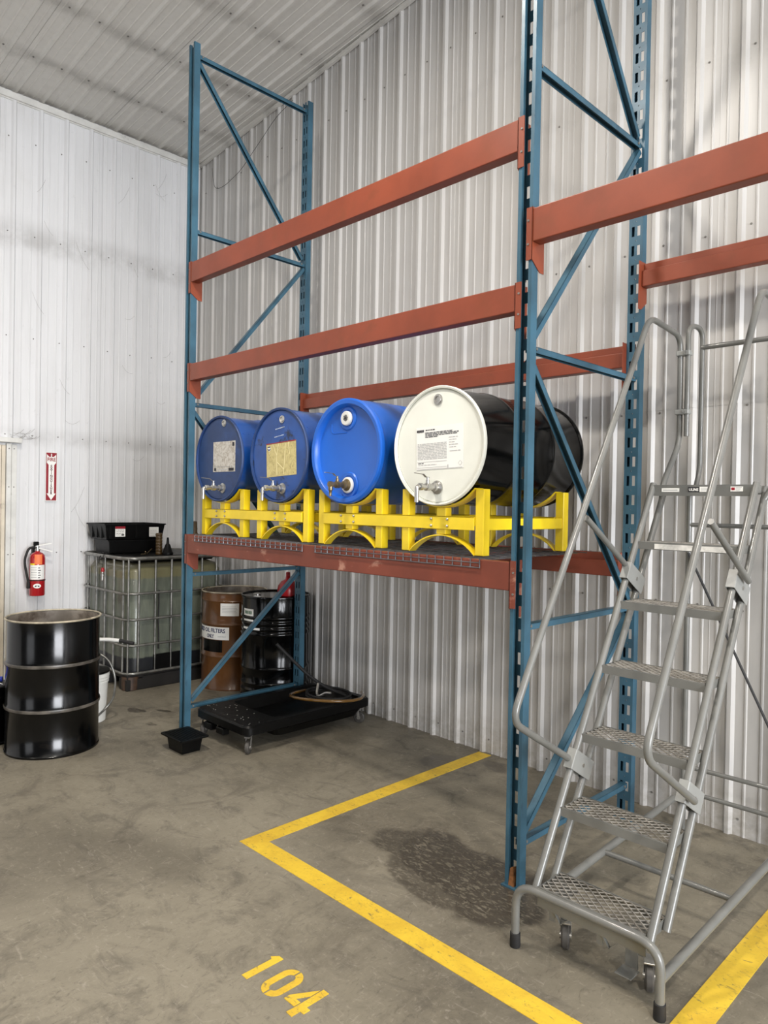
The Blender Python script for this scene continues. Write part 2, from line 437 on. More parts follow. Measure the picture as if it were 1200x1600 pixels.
def profile(width, pitch=0.2286, first=0.1143):
    p = [(0.0, 0.0018), (0.003, 0.0)]
    u = first
    k = 0
    feats = []
    while u < width+0.2:
        feats.append((u, 1)); feats.append((u+pitch/3, 0)); feats.append((u+2*pitch/3, 0)); u += pitch
    feats = [(first-pitch/3, 0)]+feats
    for c, big in feats:
        if c+0.033 > width or c-0.033 < 0.004: continue
        if big: p += [(c-0.024, 0), (c-0.010, 0.019), (c+0.010, 0.019), (c+0.024, 0)]
        else: p += [(c-0.008, 0), (c-0.004, 0.0042), (c+0.004, 0.0042), (c+0.008, 0)]
    p.append((width-0.0005, 0.0))
    return p
PW = 0.9144
def sheet(parent, O, U, N, V, prof, v0, v1, material, off=0.0):
    """one roll-formed sheet; v0/v1 are functions of u giving the extent along V"""
    O, U, N, V = Vector(O), Vector(U), Vector(N), Vector(V)
    mb = MB(); n = len(prof); vs = []; fs = []
    for u, h in prof: vs.append(O+U*u+N*(h+off)+V*v0(u))
    for u, h in prof: vs.append(O+U*u+N*(h+off)+V*v1(u))
    flip = U.cross(V).dot(N) < 0
    for i in range(n-1):
        q = (i, i+1, n+i+1, n+i)
        fs.append(q[::-1] if flip else q)
    mb.add(vs, fs)
    return build('panel', mb, material, parent)

# left wall: backing + sheets (u runs along +y)
bk = MB(); bk.box((XL-0.12, -8, 0), (XL-0.012, 4.4, 5.25))
wall_left = structure(build('wall_left', bk, TRIM))
PROF = profile(PW)
y = 2.166-0.1143-PW*9
while y < 4.1:
    w = min(PW, 4.06-y)
    if w > 0.1:
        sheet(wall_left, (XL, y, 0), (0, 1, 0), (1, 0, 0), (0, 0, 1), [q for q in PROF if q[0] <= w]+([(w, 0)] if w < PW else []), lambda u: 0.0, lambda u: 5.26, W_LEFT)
    y += PW
sc = MB()
for zz in (0.25, 1.15, 2.22, 3.1, 4.01, 4.85):
    for k in range(-30, 9):
        for dy in (0.05, ):
            yy = 2.166+0.2286*k-0.045
            sc.lathe([(0.006, 0), (0.006, 0.003), (0.0035, 0.006)], 6, Matrix.Translation((XL+0.0005, yy, zz+random.uniform(-.006, .006))) @ Matrix.Rotation(PI/2, 4, 'Y'))
stuff(build('screw_heads', sc, SCREW, wall_left))

# back wall
ang = math.atan(WSL)
UB = Vector((math.cos(ang), -math.sin(ang), 0)); NB = Vector((-math.sin(ang), -math.cos(ang), 0))
OB = Vector((XL-0.25, wall_y(XL-0.25), 0))
bk = MB()
bk.add([OB-NB*0.012+Vector((0, 0, 0)), OB-NB*0.012+UB*16, OB-NB*0.15+UB*16, OB-NB*0.15,
        OB-NB*0.012+Vector((0, 0, 5.3)), OB-NB*0.012+UB*16+Vector((0, 0, 6.3)), OB-NB*0.15+UB*16+Vector((0, 0, 6.3)), OB-NB*0.15+Vector((0, 0, 5.3))],
       [(0, 3, 2, 1), (4, 5, 6, 7), (0, 1, 5, 4), (1, 2, 6, 5), (2, 3, 7, 6), (3, 0, 4, 7)])
wall_back = structure(build('wall_back', bk, TRIM))
u0 = (-4.10+0.02-(XL-0.25))-0.1143
u0 -= PW*math.ceil(u0/PW)
LAP = 2.20
while u0 < 12:
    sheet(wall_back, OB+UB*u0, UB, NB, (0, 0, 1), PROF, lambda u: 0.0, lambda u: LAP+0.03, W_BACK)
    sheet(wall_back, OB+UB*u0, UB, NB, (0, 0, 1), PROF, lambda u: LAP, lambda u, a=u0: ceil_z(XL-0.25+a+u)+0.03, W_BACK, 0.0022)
    u0 += PW
sc = MB()
for zz in (0.09, 1.15, 2.19, 3.1, 4.01, 4.9):
    for k in range(-14, 30):
        u = (-4.10+0.02-(XL-0.25))+0.2286*k+0.05
        p = OB+UB*u+NB*(0.003 if zz > LAP else 0.0005)
        if p.x < XL+0.05: continue
        M = Matrix.Translation((p.x, p.y, zz+random.uniform(-.006, .006))) @ NB.to_track_quat('Z', 'Y').to_matrix().to_4x4()
        sc.lathe([(0.0065, 0), (0.0065, 0.0015), (0.0035, 0.002), (0.0035, 0.005)], 6, M)
stuff(build('screw_heads', sc, SCREW, wall_back))

# ceiling: ribs run up the roof slope (+x)
US = Vector((1, 0, 0.066)).normalized()
bk = MB()
bk.add([(XL-.3, -8, ceil_z(XL-.3)+0.03), (9, -8, ceil_z(9)+0.03), (9, 4.5, ceil_z(9)+0.03), (XL-.3, 4.5, ceil_z(XL-.3)+0.03),
        (XL-.3, -8, ceil_z(XL-.3)+0.15), (9, -8, ceil_z(9)+0.15), (9, 4.5, ceil_z(9)+0.15), (XL-.3, 4.5, ceil_z(XL-.3)+0.15)],
       [(0, 3, 2, 1), (4, 5, 6, 7), (0, 1, 5, 4), (1, 2, 6, 5), (2, 3, 7, 6), (3, 0, 4, 7)])
ceiling = structure(build('ceiling', bk, TRIM))
y = 2.166-0.1143-PW*10
while y < 4.3:
    w = min(PW, 4.06-y)
    if w > 0.1:
        sheet(ceiling, (XL-0.02, y, ceil_z(XL-0.02)+0.02), (0, 1, 0), (0.066, 0, -1), US, [q for q in PROF if q[0] <= w]+([(w, 0)] if w < PW else []), lambda u: 0.0, lambda u: 15.5, W_CEIL)
    y += PW
sc = MB()
for xx in (-6.31, -5.56, -4.80, -4.05, -3.3, -2.55):
    for k in range(-8, 8):
        sc.lathe([(0.009, 0), (0.009, 0.002), (0.0045, 0.0025), (0.0045, 0.006)], 6, Matrix.Translation((xx, 2.166+0.2286*k-0.045, ceil_z(xx)+0.0195)) @ Matrix.Rotation(PI, 4, 'X'))
stuff(build('screw_heads', sc, SCREW, ceiling))
tr = MB(); tr.box((XL+0.002, -6, 5.175), (XL+0.032, 4.0, 5.232)); tr.box((XL+0.002, -6, 5.165), (XL+0.012, 4.0, 5.18))
structure(build('trim_1', tr, TRIM, bevel=0.003))
tr = MB()
pa, pb = Vector((XL+0.02, wall_y(XL+0.02)-0.025, ceil_z(XL)-0.02)), Vector((4, wall_y(4)-0.025, ceil_z(4)-0.02))
tr.bar(pa, pb, 0.025, 0.03)
structure(build('trim_2', tr, W_CEIL))

# personnel door on the left wall, cut by the frame of the picture
dm = MB(); dm.box((XL+0.004, 1.15, 0.01), (XL+0.03, 2.085, 2.12))
door = structure(build('door_1', dm, BEIGE))
j = MB(); j.box((XL+0.004, 2.125, 0), (XL+0.042, 2.165, 2.135)); build('door_jamb', j, TRIM, door, bevel=0.003)
j = MB(); j.box((XL+0.004, 2.170, 0), (XL+0.030, 2.215, 2.13)); build('door_casing', j, TRIM, door, bevel=0.003)
j = MB(); j.box((XL+0.004, 2.09, 0), (XL+0.026, 2.12, 2.12)); build('door_stop', j, BEIGE, door)
j = MB(); j.box((XL+0.004, 1.0, 2.142), (XL+0.075, 2.245, 2.185)); build('door_header', j, TRIM, door, bevel=0.004)

for zz in (0.55, 1.15, 1.75, 2.09):
    for yy, xx in ((2.145, 0.042), (2.19, 0.030)):
        j = MB(); j.lathe([(0.006, 0), (0.006, 0.002), (0.0035, 0.004)], 6, Matrix.Translation((XL+xx, yy, zz)) @ Matrix.Rotation(PI/2, 4, 'Y')); build('jamb_screw', j, SCREW, door)
# dusty cobweb strands on the left wall, round the door header
cw = MB(); rc = random.Random(3)
for k in range(32):
    if k < 12: yy, zz = 2.10+rc.uniform(0, 0.22), 2.192+rc.uniform(0.0, 0.05); L_ = rc.uniform(0.05, 0.13); sl = rc.uniform(-0.1, 0.5)
    else: yy, zz = rc.uniform(2.3, 3.7), rc.uniform(1.3, 4.9); L_ = rc.uniform(0.04, 0.14); sl = rc.uniform(-2, 2)
    pts = [(XL+0.021, yy+L_*t, zz+L_*sl*t-0.05*L_/0.1*math.sin(PI*t)*0.5) for t in (0, 0.25, 0.5, 0.75, 1.0)]
    cw.tube(pts, 0.0008 if k < 12 else 0.0006, 4)
stuff(build('cobweb_strands', cw, mat('dusty_cobweb', '#6a655e', 0.9), wall_left))

# floor markings
def strip(x0, y0, x1, y1, name='line_marking'):
    mb = MB(); mb.box((x0, y0, 0.0003), (x1, y1, 0.0022)); return build(name, mb, PAINT, floor)
strip(-2.945, 1.985, 3.0, 2.087)
strip(-2.945, 2.0872, -2.845, wall_y(-2.9)-0.03)
strip(-0.955, 2.0872, -0.853, wall_y(-.9)-0.03)
def decal(polys):
    mb = MB()
    for p in polys: mb.prism(p, 0.0019, Matrix.Translation((0, 0, 0.0003)))
    return build('stencil_digit', mb, PAINT, floor)
Z0 = 1.432; HD = 0.158
decal([[(-2.098, Z0), (-2.068, Z0), (-2.068, Z0+HD), (-2.092, Z0+HD), (-2.112, Z0+HD-0.024), (-2.098, Z0+HD-0.03)]])
def arc(cx, cy, r, a0, a1, n=8): return [(cx+r*math.cos(a0+(a1-a0)*i/n), cy+r*math.sin(a0+(a1-a0)*i/n)) for i in range(n+1)]
cx, ro, ri = -1.968, 0.046, 0.019
left = [(cx-0.004, Z0)]+[(cx-ro, Z0+ro)]+[(cx-ro, Z0+HD-ro)]+[(cx-0.004, Z0+HD)]
def half(sg):
    o = [(cx+sg*0.004, Z0)]+[(cx+sg*abs(x-cx), yy) for x, yy in arc(cx, Z0+ro, ro, -PI/2+0.1, 0, 6)]
    o += [(cx+sg*abs(x-cx), yy) for x, yy in arc(cx, Z0+HD-ro, ro, 0, PI/2-0.1, 6)]+[(cx+sg*0.004, Z0+HD)]
    i = [(cx+sg*0.004, Z0+HD-ro+ri)]+[(cx+sg*abs(x-cx), yy) for x, yy in arc(cx, Z0+HD-ro, ri, PI/2-0.3, 0, 5)]
    i += [(cx+sg*abs(x-cx), yy) for x, yy in arc(cx, Z0+ro, ri, 0, -PI/2+0.3, 5)]+[(cx+sg*0.004, Z0+ro-ri)]
    p = o+i
    return p if sg > 0 else p[::-1]
decal([half(1), half(-1)])
x4 = -1.833
decal([[(x4-0.012, Z0), (x4+0.018, Z0), (x4+0.018, Z0+0.035), (x4+0.036, Z0+0.035), (x4+0.036, Z0+0.062), (x4+0.018, Z0+0.062), (x4+0.018, Z0+HD), (x4-0.009, Z0+HD), (x4-0.009, Z0+0.035)],
       [(x4-0.014, Z0+0.035), (x4-0.014, Z0+0.062), (x4-0.04, Z0+0.062), (x4-0.014, Z0+0.105), (x4-0.014, Z0+HD-0.012), (x4-0.068, Z0+0.06), (x4-0.068, Z0+0.035)]])

# ------------------------------------------------------------------ pallet racking
X0, Y0, W, D, H = -4.569, 2.604, 2.8235, 1.067, 4.877      # X0: right face of the left posts; Y0: front face
PWD, PDP = 0.076, 0.046
def post_mb(x1, yopen, sgn):
    """C post: lips at yopen, web at yopen+sgn*PDP; right face at x1"""
    x0 = x1-PWD; mb = MB(); t = 0.003
    yw = yopen+sgn*PDP
    mb.box((x0, yopen, 0), (x0+t, yw, H)); mb.box((x1-t, yopen, 0), (x1, yw, H))
    for a, b in ((x0+t, x0+0.017), (x1-0.017, x1-t)):
        mb.box((a, yopen, 0), (b, yopen+sgn*t, H))
    for a in (x0+0.014, x1-0.017): mb.box((a, yopen+sgn*t, 0), (a+t, yopen+sgn*0.019, H))
    cols = [t, 0.014, 0.031, 0.035, 0.041, 0.045, 0.062, PWD-t]
    z = 0.0; pitch = 0.1016
    while z < H-0.01:
        rows = [(z, z+0.022, None), (z+0.022, z+0.028, 3), (z+0.028, z+0.049, None), (z+0.049, min(z+pitch, H), 'slot')]
        for za, zb, kind in rows:
            if zb <= za: continue
            if kind is None: mb.box((x0+t, yw-sgn*t, za), (x1-t, yw, zb)); continue
            skip = (3,) if kind == 3 else (1, 5)
            run = None
            for c in range(7):
                if c in skip:
                    if run is not None: mb.box((x0+run, yw-sgn*t, za), (x0+cols[c], yw, zb)); run = None
                elif run is None: run = cols[c]
            if run is not None: mb.box((x0+run, yw-sgn*t, za), (x0+cols[7], yw, zb))
        z += pitch
    return mb
def frame(x1, label):
    r = thing('upright_frame', label, 'rack frame', (x1-PWD/2, Y0+D/2, 0), 'blue pallet rack upright frames')
    build('post', post_mb(x1, Y0, 1), BLUE, r); build('post', post_mb(x1, Y0+D, -1), BLUE, r)
    xm = x1-PWD/2; ya, yb = Y0+PDP+0.001, Y0+D-PDP-0.001
    zs = [0.183, 1.13, 2.34, 3.565, 4.80]
    def chan(p, q, flip=1):
        mb = MB(); p, q = Vector(p), Vector(q)
        mb.bar(p, q, 0.036, 0.003); d = (q-p).normalized()
        up = Vector((1, 0, 0)).cross(d).normalized()
        if up.z < 0: up = -up
        for sx in (-0.0165, 0.0165):
            o = Vector((sx, 0, 0))-up*0.012*flip
            mb.bar(p+o, q+o, 0.003, 0.027)
        return mb
    for z in zs: build('horizontal_brace', chan((xm, ya, z+0.012), (xm, yb, z+0.012)), BLUE, r)
    dg = [((ya+.01, zs[0]+.05), (yb-.01, zs[1]-.03)), ((yb-.01, zs[1]+.05), (ya+.01, zs[2]-.04)), ((ya+.01, zs[2]+.06), (yb-.01, zs[3]-.02)), ((yb-.01, zs[3]+.05), (ya+.01, zs[4]-.03))]
    for (y1, z1), (y2, z2) in dg: build('diagonal_brace', chan((xm, y1, z1), (xm, y2, z2)), BLUE, r)
    for ys in (Y0, Y0+D-PDP):
        mb = MB(); mb.box((x1-PWD-0.012, ys-0.012, 0.0), (x1+0.012, ys+PDP+0.012, 0.006)); build('foot_plate', mb, BLUE, r)
    bm = MB()
    for z in zs:
        for yy in (ya+0.03, yb-0.03):
            bm.lathe([(0.007, 0), (0.007, 0.005)], 6, Matrix.Translation((xm+0.018, yy, z+0.003)) @ Matrix.Rotation(PI/2, 4, 'Y'))
    stuff(build('brace_bolts', bm, SCREW, r))
    return r
frameL = frame(X0, 'blue slotted rack upright frame near the corner, left of the drums')
frameM = copy_tree(frameL, (W, 0, 0), 'blue slotted rack upright frame beside the rolling ladder, nearest the camera')

def beam(xa, xb, front, ztop, h, label, material, open_right=False):
    """xa/xb: faces of the posts it hangs between"""
    yf = Y0 if front else Y0+D; s = 1 if front else -1
    r = thing('load_beam', label, 'rack beam', ((xa+xb)/2, yf, ztop-h), 'rust orange rack beams')
    a, b = xa+0.005, xb-0.005
    y0 = yf-s*0.004
    step = 0.042
    prof = [(0, 0), (0.062, 0), (0.062, h-step), (0.036, h-step), (0.036, h), (0, h)]
    mb = MB()
    vs = []; 
    for x in (a, b):
        for d, z in prof: vs.append((x, y0+s*d, ztop-h+z))
    n = len(prof); fs = [tuple(range(n)), tuple(range(2*n-1, n-1, -1))]+[(i, n+i, n+(i+1) % n, (i+1) % n) for i in range(n)]
    if s > 0: fs = [f[::-1] for f in fs]
    mb.add(vs, [f for f in fs])
    bo = build('beam', mb, material, r, bevel=0.004, bseg=2)
    ends = [(xa, -1)]+([] if open_right else [(xb, 1)])
    for xf, sx in ends:
        c = MB()
        # front leg over the post lip
        xo = xf+sx*0.027
        top, bot = ztop+0.006, ztop-h-0.075
        c.box((xo, yf-s*0.006, bot), (xf-sx*0.004, yf-s*0.001, top))
        # side leg on the inner face of the post, cut back at the foot
        xs0, xs1 = xf-sx*0.0045, xf-sx*0.001
        dd = 0.085
        poly = [(yf-s*0.006, top), (yf+s*dd, top), (yf+s*dd, bot-0.045), (yf+s*(dd-0.03), bot-0.045), (yf-s*0.006, bot)]
        v = [(xs0, p, q) for p, q in poly]+[(xs1, p, q) for p, q in poly]; k = len(poly)
        c.add(v, [tuple(range(k)), tuple(range(2*k-1, k-1, -1))]+[(i, (i+1) % k, k+(i+1) % k, k+i) for i in range(k)])
        con = build('end_connector', c, material, r)
        for zz in (0.3, 0.75):
            bt = MB(); bt.lathe([(0.005, 0), (0.005, 0.004)], 6, Matrix.Translation((xf+sx*0.017, yf-s*0.006, bot+(top-bot)*zz)) @ Matrix.Rotation(PI/2*s, 4, 'X'))
            build('connector_pin', bt, SCREW, con)
    return r
XLF, XRF = X0, X0+W-PWD         # left bay: between these faces
beam(XLF, XRF, True, 3.330, 0.138, 'topmost orange front beam of the left bay, high above the drums', ORANGE)
beam(XLF, XRF, True, 2.618, 0.118, 'orange front beam just above the four drums, below the topmost one', ORANGE)
beam(XLF, XRF, True, 1.413, 0.126, 'scuffed rust red front shelf beam under the yellow drum cradles', ORANGE2)
beam(XLF, XRF, False, 2.530, 0.122, 'orange back beam against the wall behind the drum tops', ORANGE)
beam(XLF, XRF, False, 1.413, 0.126, 'rust red back shelf beam behind the yellow drum cradles', ORANGE2)
beam(X0+W, 1.0, True, 2.925, 0.142, 'orange front beam of the right bay above the rolling ladder', ORANGE, True)
beam(X0+W, 1.0, False, 2.945, 0.125, 'dark orange back beam of the right bay behind the ladder top', ORANGE, True)

# wire decks (shelf)
DZ = 1.3835
def deck(xt, x0, x1, label):
    """mesh from xt to x1; the flange that hooks over the beams from x0 to x1"""
    r = thing('wire_deck', label, 'shelf deck', ((x0+x1)/2, Y0+D/2, DZ), 'wire mesh shelf decks')
    w = MB(); rr = 0.0028; zt = 1.4165
    ya, yb = Y0-0.010, Y0+D+0.010
    n = round((x1-x0)/0.0525)
    x = x0-0.0525
    while x > xt-0.001:
        w.tube([(x, Y0+0.05, zt), (x, Y0+D-0.05, zt)], rr, 5); x -= 0.0525
    for i in range(n+1):
        x = x0+(x1-x0)*i/n
        w.tube([(x, ya, zt-0.042), (x, ya, zt), (x, yb, zt), (x, yb, zt-0.042)], rr, 5)
    for yy, zz in [(ya-0.0045, zt-0.018), (ya-0.0045, zt-0.040), (yb+0.0045, zt-0.018), (yb+0.0045, zt-0.040)]+[(ya+0.05+0.1*k, zt-0.0055) for k in range(11)]:
        w.tube([(x0 if zz < zt-0.01 else xt, yy, zz), (x1, yy, zz)], rr, 5)
    stuff(build('wire_mesh', w, ZINC, r, smooth=60))
    for k in range(3):
        xx = x0+(x1-x0)*(0.17+0.33*k); c = MB()
        c.box((xx-0.02, Y0+0.068, zt-0.0115), (xx+0.02, Y0+D-0.068, zt-0.0085)); c.box((xx-0.02, Y0+0.068, zt-0.03), (xx-0.0175, Y0+D-0.068, zt-0.0085)); c.box((xx+0.0175, Y0+0.068, zt-0.03), (xx+0.02, Y0+D-0.068, zt-0.0085))
        build('support_channel', c, ZINC, r)
    return r
deck(-4.562, -4.452, -3.262, 'wire mesh shelf deck under the left cradle with the two dark blue drums')
deck(-3.252, -3.145, -1.985, 'wire mesh shelf deck under the right cradle with bright blue and white drums')
ZD = 1.4197                      # top of the mesh

# yellow stacking cradles, two drums each
RD = 0.2925
CZ = 1.946                        # drum axis height
YF, YR = 2.70, 3.40               # front faces of the two support frames
def cradle(xcs, label):
    xm = sum(xcs)/2
    r = thing('drum_cradle', label, 'drum rack', (xm, (YF+YR)/2, ZD), 'yellow two-drum stacking racks')
    ps = 0.05
    rs = RD+0.004
    for yf in (YF, YR):
        y0, y1 = yf, yf+ps
        for xc in xcs:
            for sx in (-1, 1):
                px = xc+sx*0.238; mb = MB()
                mb.box((px-ps/2, y0, ZD), (px+ps/2, y1, 1.735)); build('post', mb, YELLOW, r, bevel=0.003)
            # saddle strap the drum lies on
            sd = MB(); half_a = math.asin(0.2125/rs); n = 14; v = []
            for k in range(n+1):
                a = -PI/2-half_a+2*half_a*k/n
                for rr, yy in ((rs, y0-0.008), (rs+0.005, y0-0.008), (rs+0.005, y1+0.008), (rs, y1+0.008)):
                    v.append((xc+rr*math.cos(a), yy, CZ+rr*math.sin(a)))
            f = [(3, 2, 1, 0), (n*4, n*4+1, n*4+2, n*4+3)]
            for k in range(n):
                for q in range(4): f.append((k*4+q, k*4+(q+1) % 4, (k+1)*4+(q+1) % 4, (k+1)*4+q))
            sd.add(v, f); build('saddle', sd, YELLOW, r, smooth=40)
            # lower arch that would sit on a drum below
            la = MB(); v = []; zc = ZD+0.092-rs
            for k in range(n+1):
                a = PI/2+half_a-2*half_a*k/n
                for rr, yy in ((rs, y0), (rs-0.006, y0), (rs-0.006, y1), (rs, y1)):
                    v.append((xc+rr*math.cos(a), yy, zc+rr*math.sin(a)))
            la.add(v, f); build('lower_arch', la, YELLOW, r, smooth=40)
            st = MB(); st.box((xc-0.03, y0+0.002, ZD+0.093), (xc+0.03, y1-0.002, CZ-rs-0.006)); build('centre_stub', st, YELLOW, r, bevel=0.003)
            for dx in (-0.052, 0.052):
                for zz in (1.555, 1.588):
                    if yf != YF: continue
                    bo = MB(); bo.lathe([(0.007, 0), (0.007, 0.006), (0.004, 0.009)], 8, Matrix.Translation((xc+dx, yf-0.009, zz)) @ Matrix.Rotation(PI/2, 4, 'X'))
                    build('bolt', bo, STEEL, r)
        cb = MB(); cb.box((xcs[0]-0.212, y0-0.0085, 1.538), (xcs[1]+0.212, y0-0.0005, 1.602)); cb.box((xcs[0]-0.212, y0-0.0085, 1.596), (xcs[1]+0.212, y0+0.045, 1.602))
        build('cross_bar', cb, YELLOW, r, bevel=0.002)
    for xx in (xcs[0]-0.238, xcs[1]+0.238, xcs[0]+0.238, xcs[1]-0.238):
        sb = MB(); sb.box((xx-0.02, YF+ps+0.0005, 1.540), (xx+0.02, YR-0.0005, 1.596)); build('side_bar', sb, YELLOW, r, bevel=0.003)
    return r
DX = [-4.278, -3.605, -2.983, -2.310]
cr1 = cradle(DX[:2], 'yellow steel cradle holding the two dark blue labelled drums')
cr2 = copy_tree(cr1, ((DX[2]+DX[3]-DX[0]-DX[1])/2, 0, 0), 'yellow steel cradle holding the bright blue and white-lidded drums')

# ------------------------------------------------------------------ drums
def ribbed(L, R, hoops, chime=0.006, extra=()):
    """side profile of a steel drum lying between z=0 and z=L"""
    p = [(R-0.012, 0.0), (R, 0.0), (R+chime-0.004, 0.004), (R+chime-0.004, 0.014), (R-0.006, 0.02)]
    for h in sorted(list(hoops)+list(extra)):
        a = 0.0075 if h in hoops else 0.007
        w = 0.02 if h in hoops else 0.016
        p += [(R-0.006, h-w), (R-0.006+a*0.7, h-w*0.5), (R-0.006+a, h), (R-0.006+a*0.7, h+w*0.5), (R-0.006, h+w)]
    p += [(R-0.006, L-0.02), (R+chime-0.004, L-0.014), (R+chime-0.004, L-0.004), (R, L), (R-0.012, L)]
    return p
LY = 2.665                        # front plane of the drums
def lay(xc): # maps lathe z -> +y from the lid plane
    return Matrix.Translation((xc, LY, CZ)) @ Matrix.Rotation(-PI/2, 4, 'X')
def faucet(parent, xc, z, y, brass, side):
    """drum tap: flange, ball valve, lever, down spout; comes out towards -y"""
    t = MB(); T = lambda yy, zz=0: Matrix.Translation((xc, yy, z+zz)) @ Matrix.Rotation(PI/2, 4, 'X')
    m = BRASS if brass else STEEL
    t.lathe([(0.034, -0.004), (0.034, 0.006), (0.026, 0.010), (0.021, 0.012), (0.021, 0.032), (0.014, 0.036), (0.014, 0.06), (0.019, 0.062), (0.019, 0.085), (0.013, 0.088), (0.013, 0.112), (0.017, 0.114), (0.017, 0.132), (0.010, 0.134)], 16, T(y))
    t.lathe([(0.0095, 0), (0.0095, 0.018), (0.006, 0.02), (0.006, 0.034)], 10, Matrix.Translation((xc, y-0.074, z+0.014)))
    f = build('tap', t, m, parent, smooth=40)
    s = MB()
    if brass: s.lathe([(0.013, 0.0), (0.013, -0.03), (0.009, -0.034), (0.007, -0.06), (0.009, -0.064)], 12, Matrix.Translation((xc, y-0.122, z)))
    else: s.tube([(xc, y-0.118, z), (xc, y-0.15, z), (xc, y-0.15, z-0.075)], 0.0105, 10, 0.03)
    build('spout', s, m, f, smooth=40)
    h = MB(); h.bar((xc, y-0.066, z+0.046), (xc, y-0.09, z+0.048), 0.012, 0.003); h.bar((xc, y-0.088, z+0.048), (xc, y-0.105, z+0.06), 0.012, 0.003); h.bar((xc, y-0.103, z+0.06), (xc, y-0.165, z+0.064), 0.012, 0.003)
    build('lever', h, SCREW if not brass else STEEL, f)
    return f
def lid_plate(parent, xc, material, y, Rl, bung_white=False):
    lid = MB(); lid.lathe([(Rl, 0.0), (Rl-0.004, -0.004), (Rl-0.02, -0.005), (0.001, -0.005)], 64, Matrix.Translation((xc, y, CZ)) @ Matrix.Rotation(-PI/2, 4, 'X'), cap0=True)
    l = build('lid', lid, material, parent, smooth=40)
    return l
def bung(parent, xc, z, y, R, material, name='bung'):
    b = MB(); b.lathe([(R*1.25, 0.0), (R*1.25, 0.004), (R, 0.005), (R, 0.009), (R*0.72, 0.009), (R*0.7, 0.004), (0.001, 0.004)], 20, Matrix.Translation((xc, y, z)) @ Matrix.Rotation(PI/2, 4, 'X'))
    return build(name, b, material, parent, smooth=40)
def steel_lying(i, label, body_m, lid_m, rim_m):
    xc = DX[i]; L = 0.885
    r = thing('steel_drum', label, 'drum', (xc, LY+L/2, CZ-RD), 'drums lying on the yellow cradles')
    b = MB(); b.lathe(ribbed(L, RD-0.002, (0.30, 0.59)), 72, lay(xc), False, True); build('body', b, body_m, r, smooth=40)
    c = MB(); c.lathe([(RD-0.014, 0.012), (RD-0.013, -0.002), (RD-0.004, -0.005), (RD+0.0005, -0.001), (RD+0.0005, 0.012)], 72, lay(xc), False, False); build('chime', c, rim_m, r, smooth=50)
    lid_plate(r, xc, lid_m, LY+0.012, RD-0.0145)
    return r
yl = LY+0.0068                     # face of the lid plate

d1 = steel_lying(0, 'dull navy drum on its side at the left end, torn silver label', BLUED, LID1, LID1)
bung(d1, DX[0]+0.055, 2.185, yl, 0.019, STEEL); faucet(d1, DX[0]+0.05, 1.745, yl, False, 0)
mb = plate(MB(), (DX[0], yl-0.0008, CZ), (1, 0, 0), (0, 0, 1), -0.075, -0.09, 0.195, 0.115, 0.001); lb = build('label', mb, SILVERL, d1)
mb = MB()
plate(mb, (DX[0], yl-0.002, CZ), (1, 0, 0), (0, 0, 1), 0.16, 0.08, 0.183, 0.105); plate(mb, (DX[0], yl-0.002, CZ), (1, 0, 0), (0, 0, 1), 0.12, -0.085, 0.18, -0.065); plate(mb, (DX[0], yl-0.002, CZ), (1, 0, 0), (0, 0, 1), -0.06, -0.083, -0.035, -0.064)
stuff(build('faded_print', mb, INK, lb))
mb = MB()
for zz in (-0.057, -0.054): plate(mb, (DX[0], yl-0.002, CZ), (1, 0, 0), (0, 0, 1), -0.07, zz, 0.185, zz+0.0012)
plate(mb, (DX[0], yl-0.002, CZ), (1, 0, 0), (0, 0, 1), -0.02, -0.078, 0.11, -0.07)
build('ruled_lines', mb, INKG, lb)

d2 = steel_lying(1, 'scuffed blue drum on its side, creased yellowed label, second from left', BLUED, LID2, LID1)
bung(d2, DX[1]+0.03, 2.165, yl, 0.019, STEEL); faucet(d2, DX[1]+0.045, 1.74, yl, False, 0)
rt2, up2 = Vector((1, 0, 0.05)), Vector((-0.05, 0, 1))
mb = plate(MB(), (DX[1], yl-0.0008, CZ), rt2, up2, -0.125, -0.13, 0.175, 0.08, 0.001); lb = build('label', mb, GOLDL, d2)
mb = plate(MB(), (DX[1], yl-0.002, CZ), rt2, up2, -0.125, 0.0735, 0.175, 0.08, 0.0008); build('red_edge', mb, SIGNRED, lb)
sh = Matrix(frame_mat((DX[1]-0.098, yl-0.002, CZ+0.04), rt2, up2))
mb = MB(); mb.prism([(-0.014, 0.016), (0.014, 0.016), (0.014, -0.004), (0, -0.016), (-0.014, -0.004)], 0.0007, sh); build('shield_emblem', mb, PAPER, lb)
mb = MB(); mb.prism([(-0.014, 0.004), (-0.014, -0.003), (0, -0.011), (0.014, -0.003), (0.014, 0.004), (0, -0.004)], 0.0007, sh @ Matrix.Translation((0, 0, 0.0008))); mb.prism([(-0.014, 0.016), (0.014, 0.016), (0.014, 0.009), (-0.014, 0.009)], 0.0007, sh @ Matrix.Translation((0, 0, 0.0008))); build('emblem_chevron', mb, INKB, lb)
mb = MB()
for (a, b), (c, d) in [((-.06, .075), (-.02, -.0)), ((-.02, 0), (-.02, -.125)), ((.005, .075), (-.02, 0)), ((.07, .07), (.06, -.04)), ((.06, -.04), (.045, -.12)), ((-.02, -.04), (.05, -.09)), ((.1, .075), (.11, .0))]:
    M = frame_mat((DX[1], yl-0.0022, CZ), rt2, up2); mb.bar(M @ Vector((a, b, 0)), M @ Vector((c, d, 0)), 0.0035, 0.001, (0, 1, 0))
build('crease', mb, mat('pale_crease', '#e3d9a8', 0.5), lb)
mb = MB()
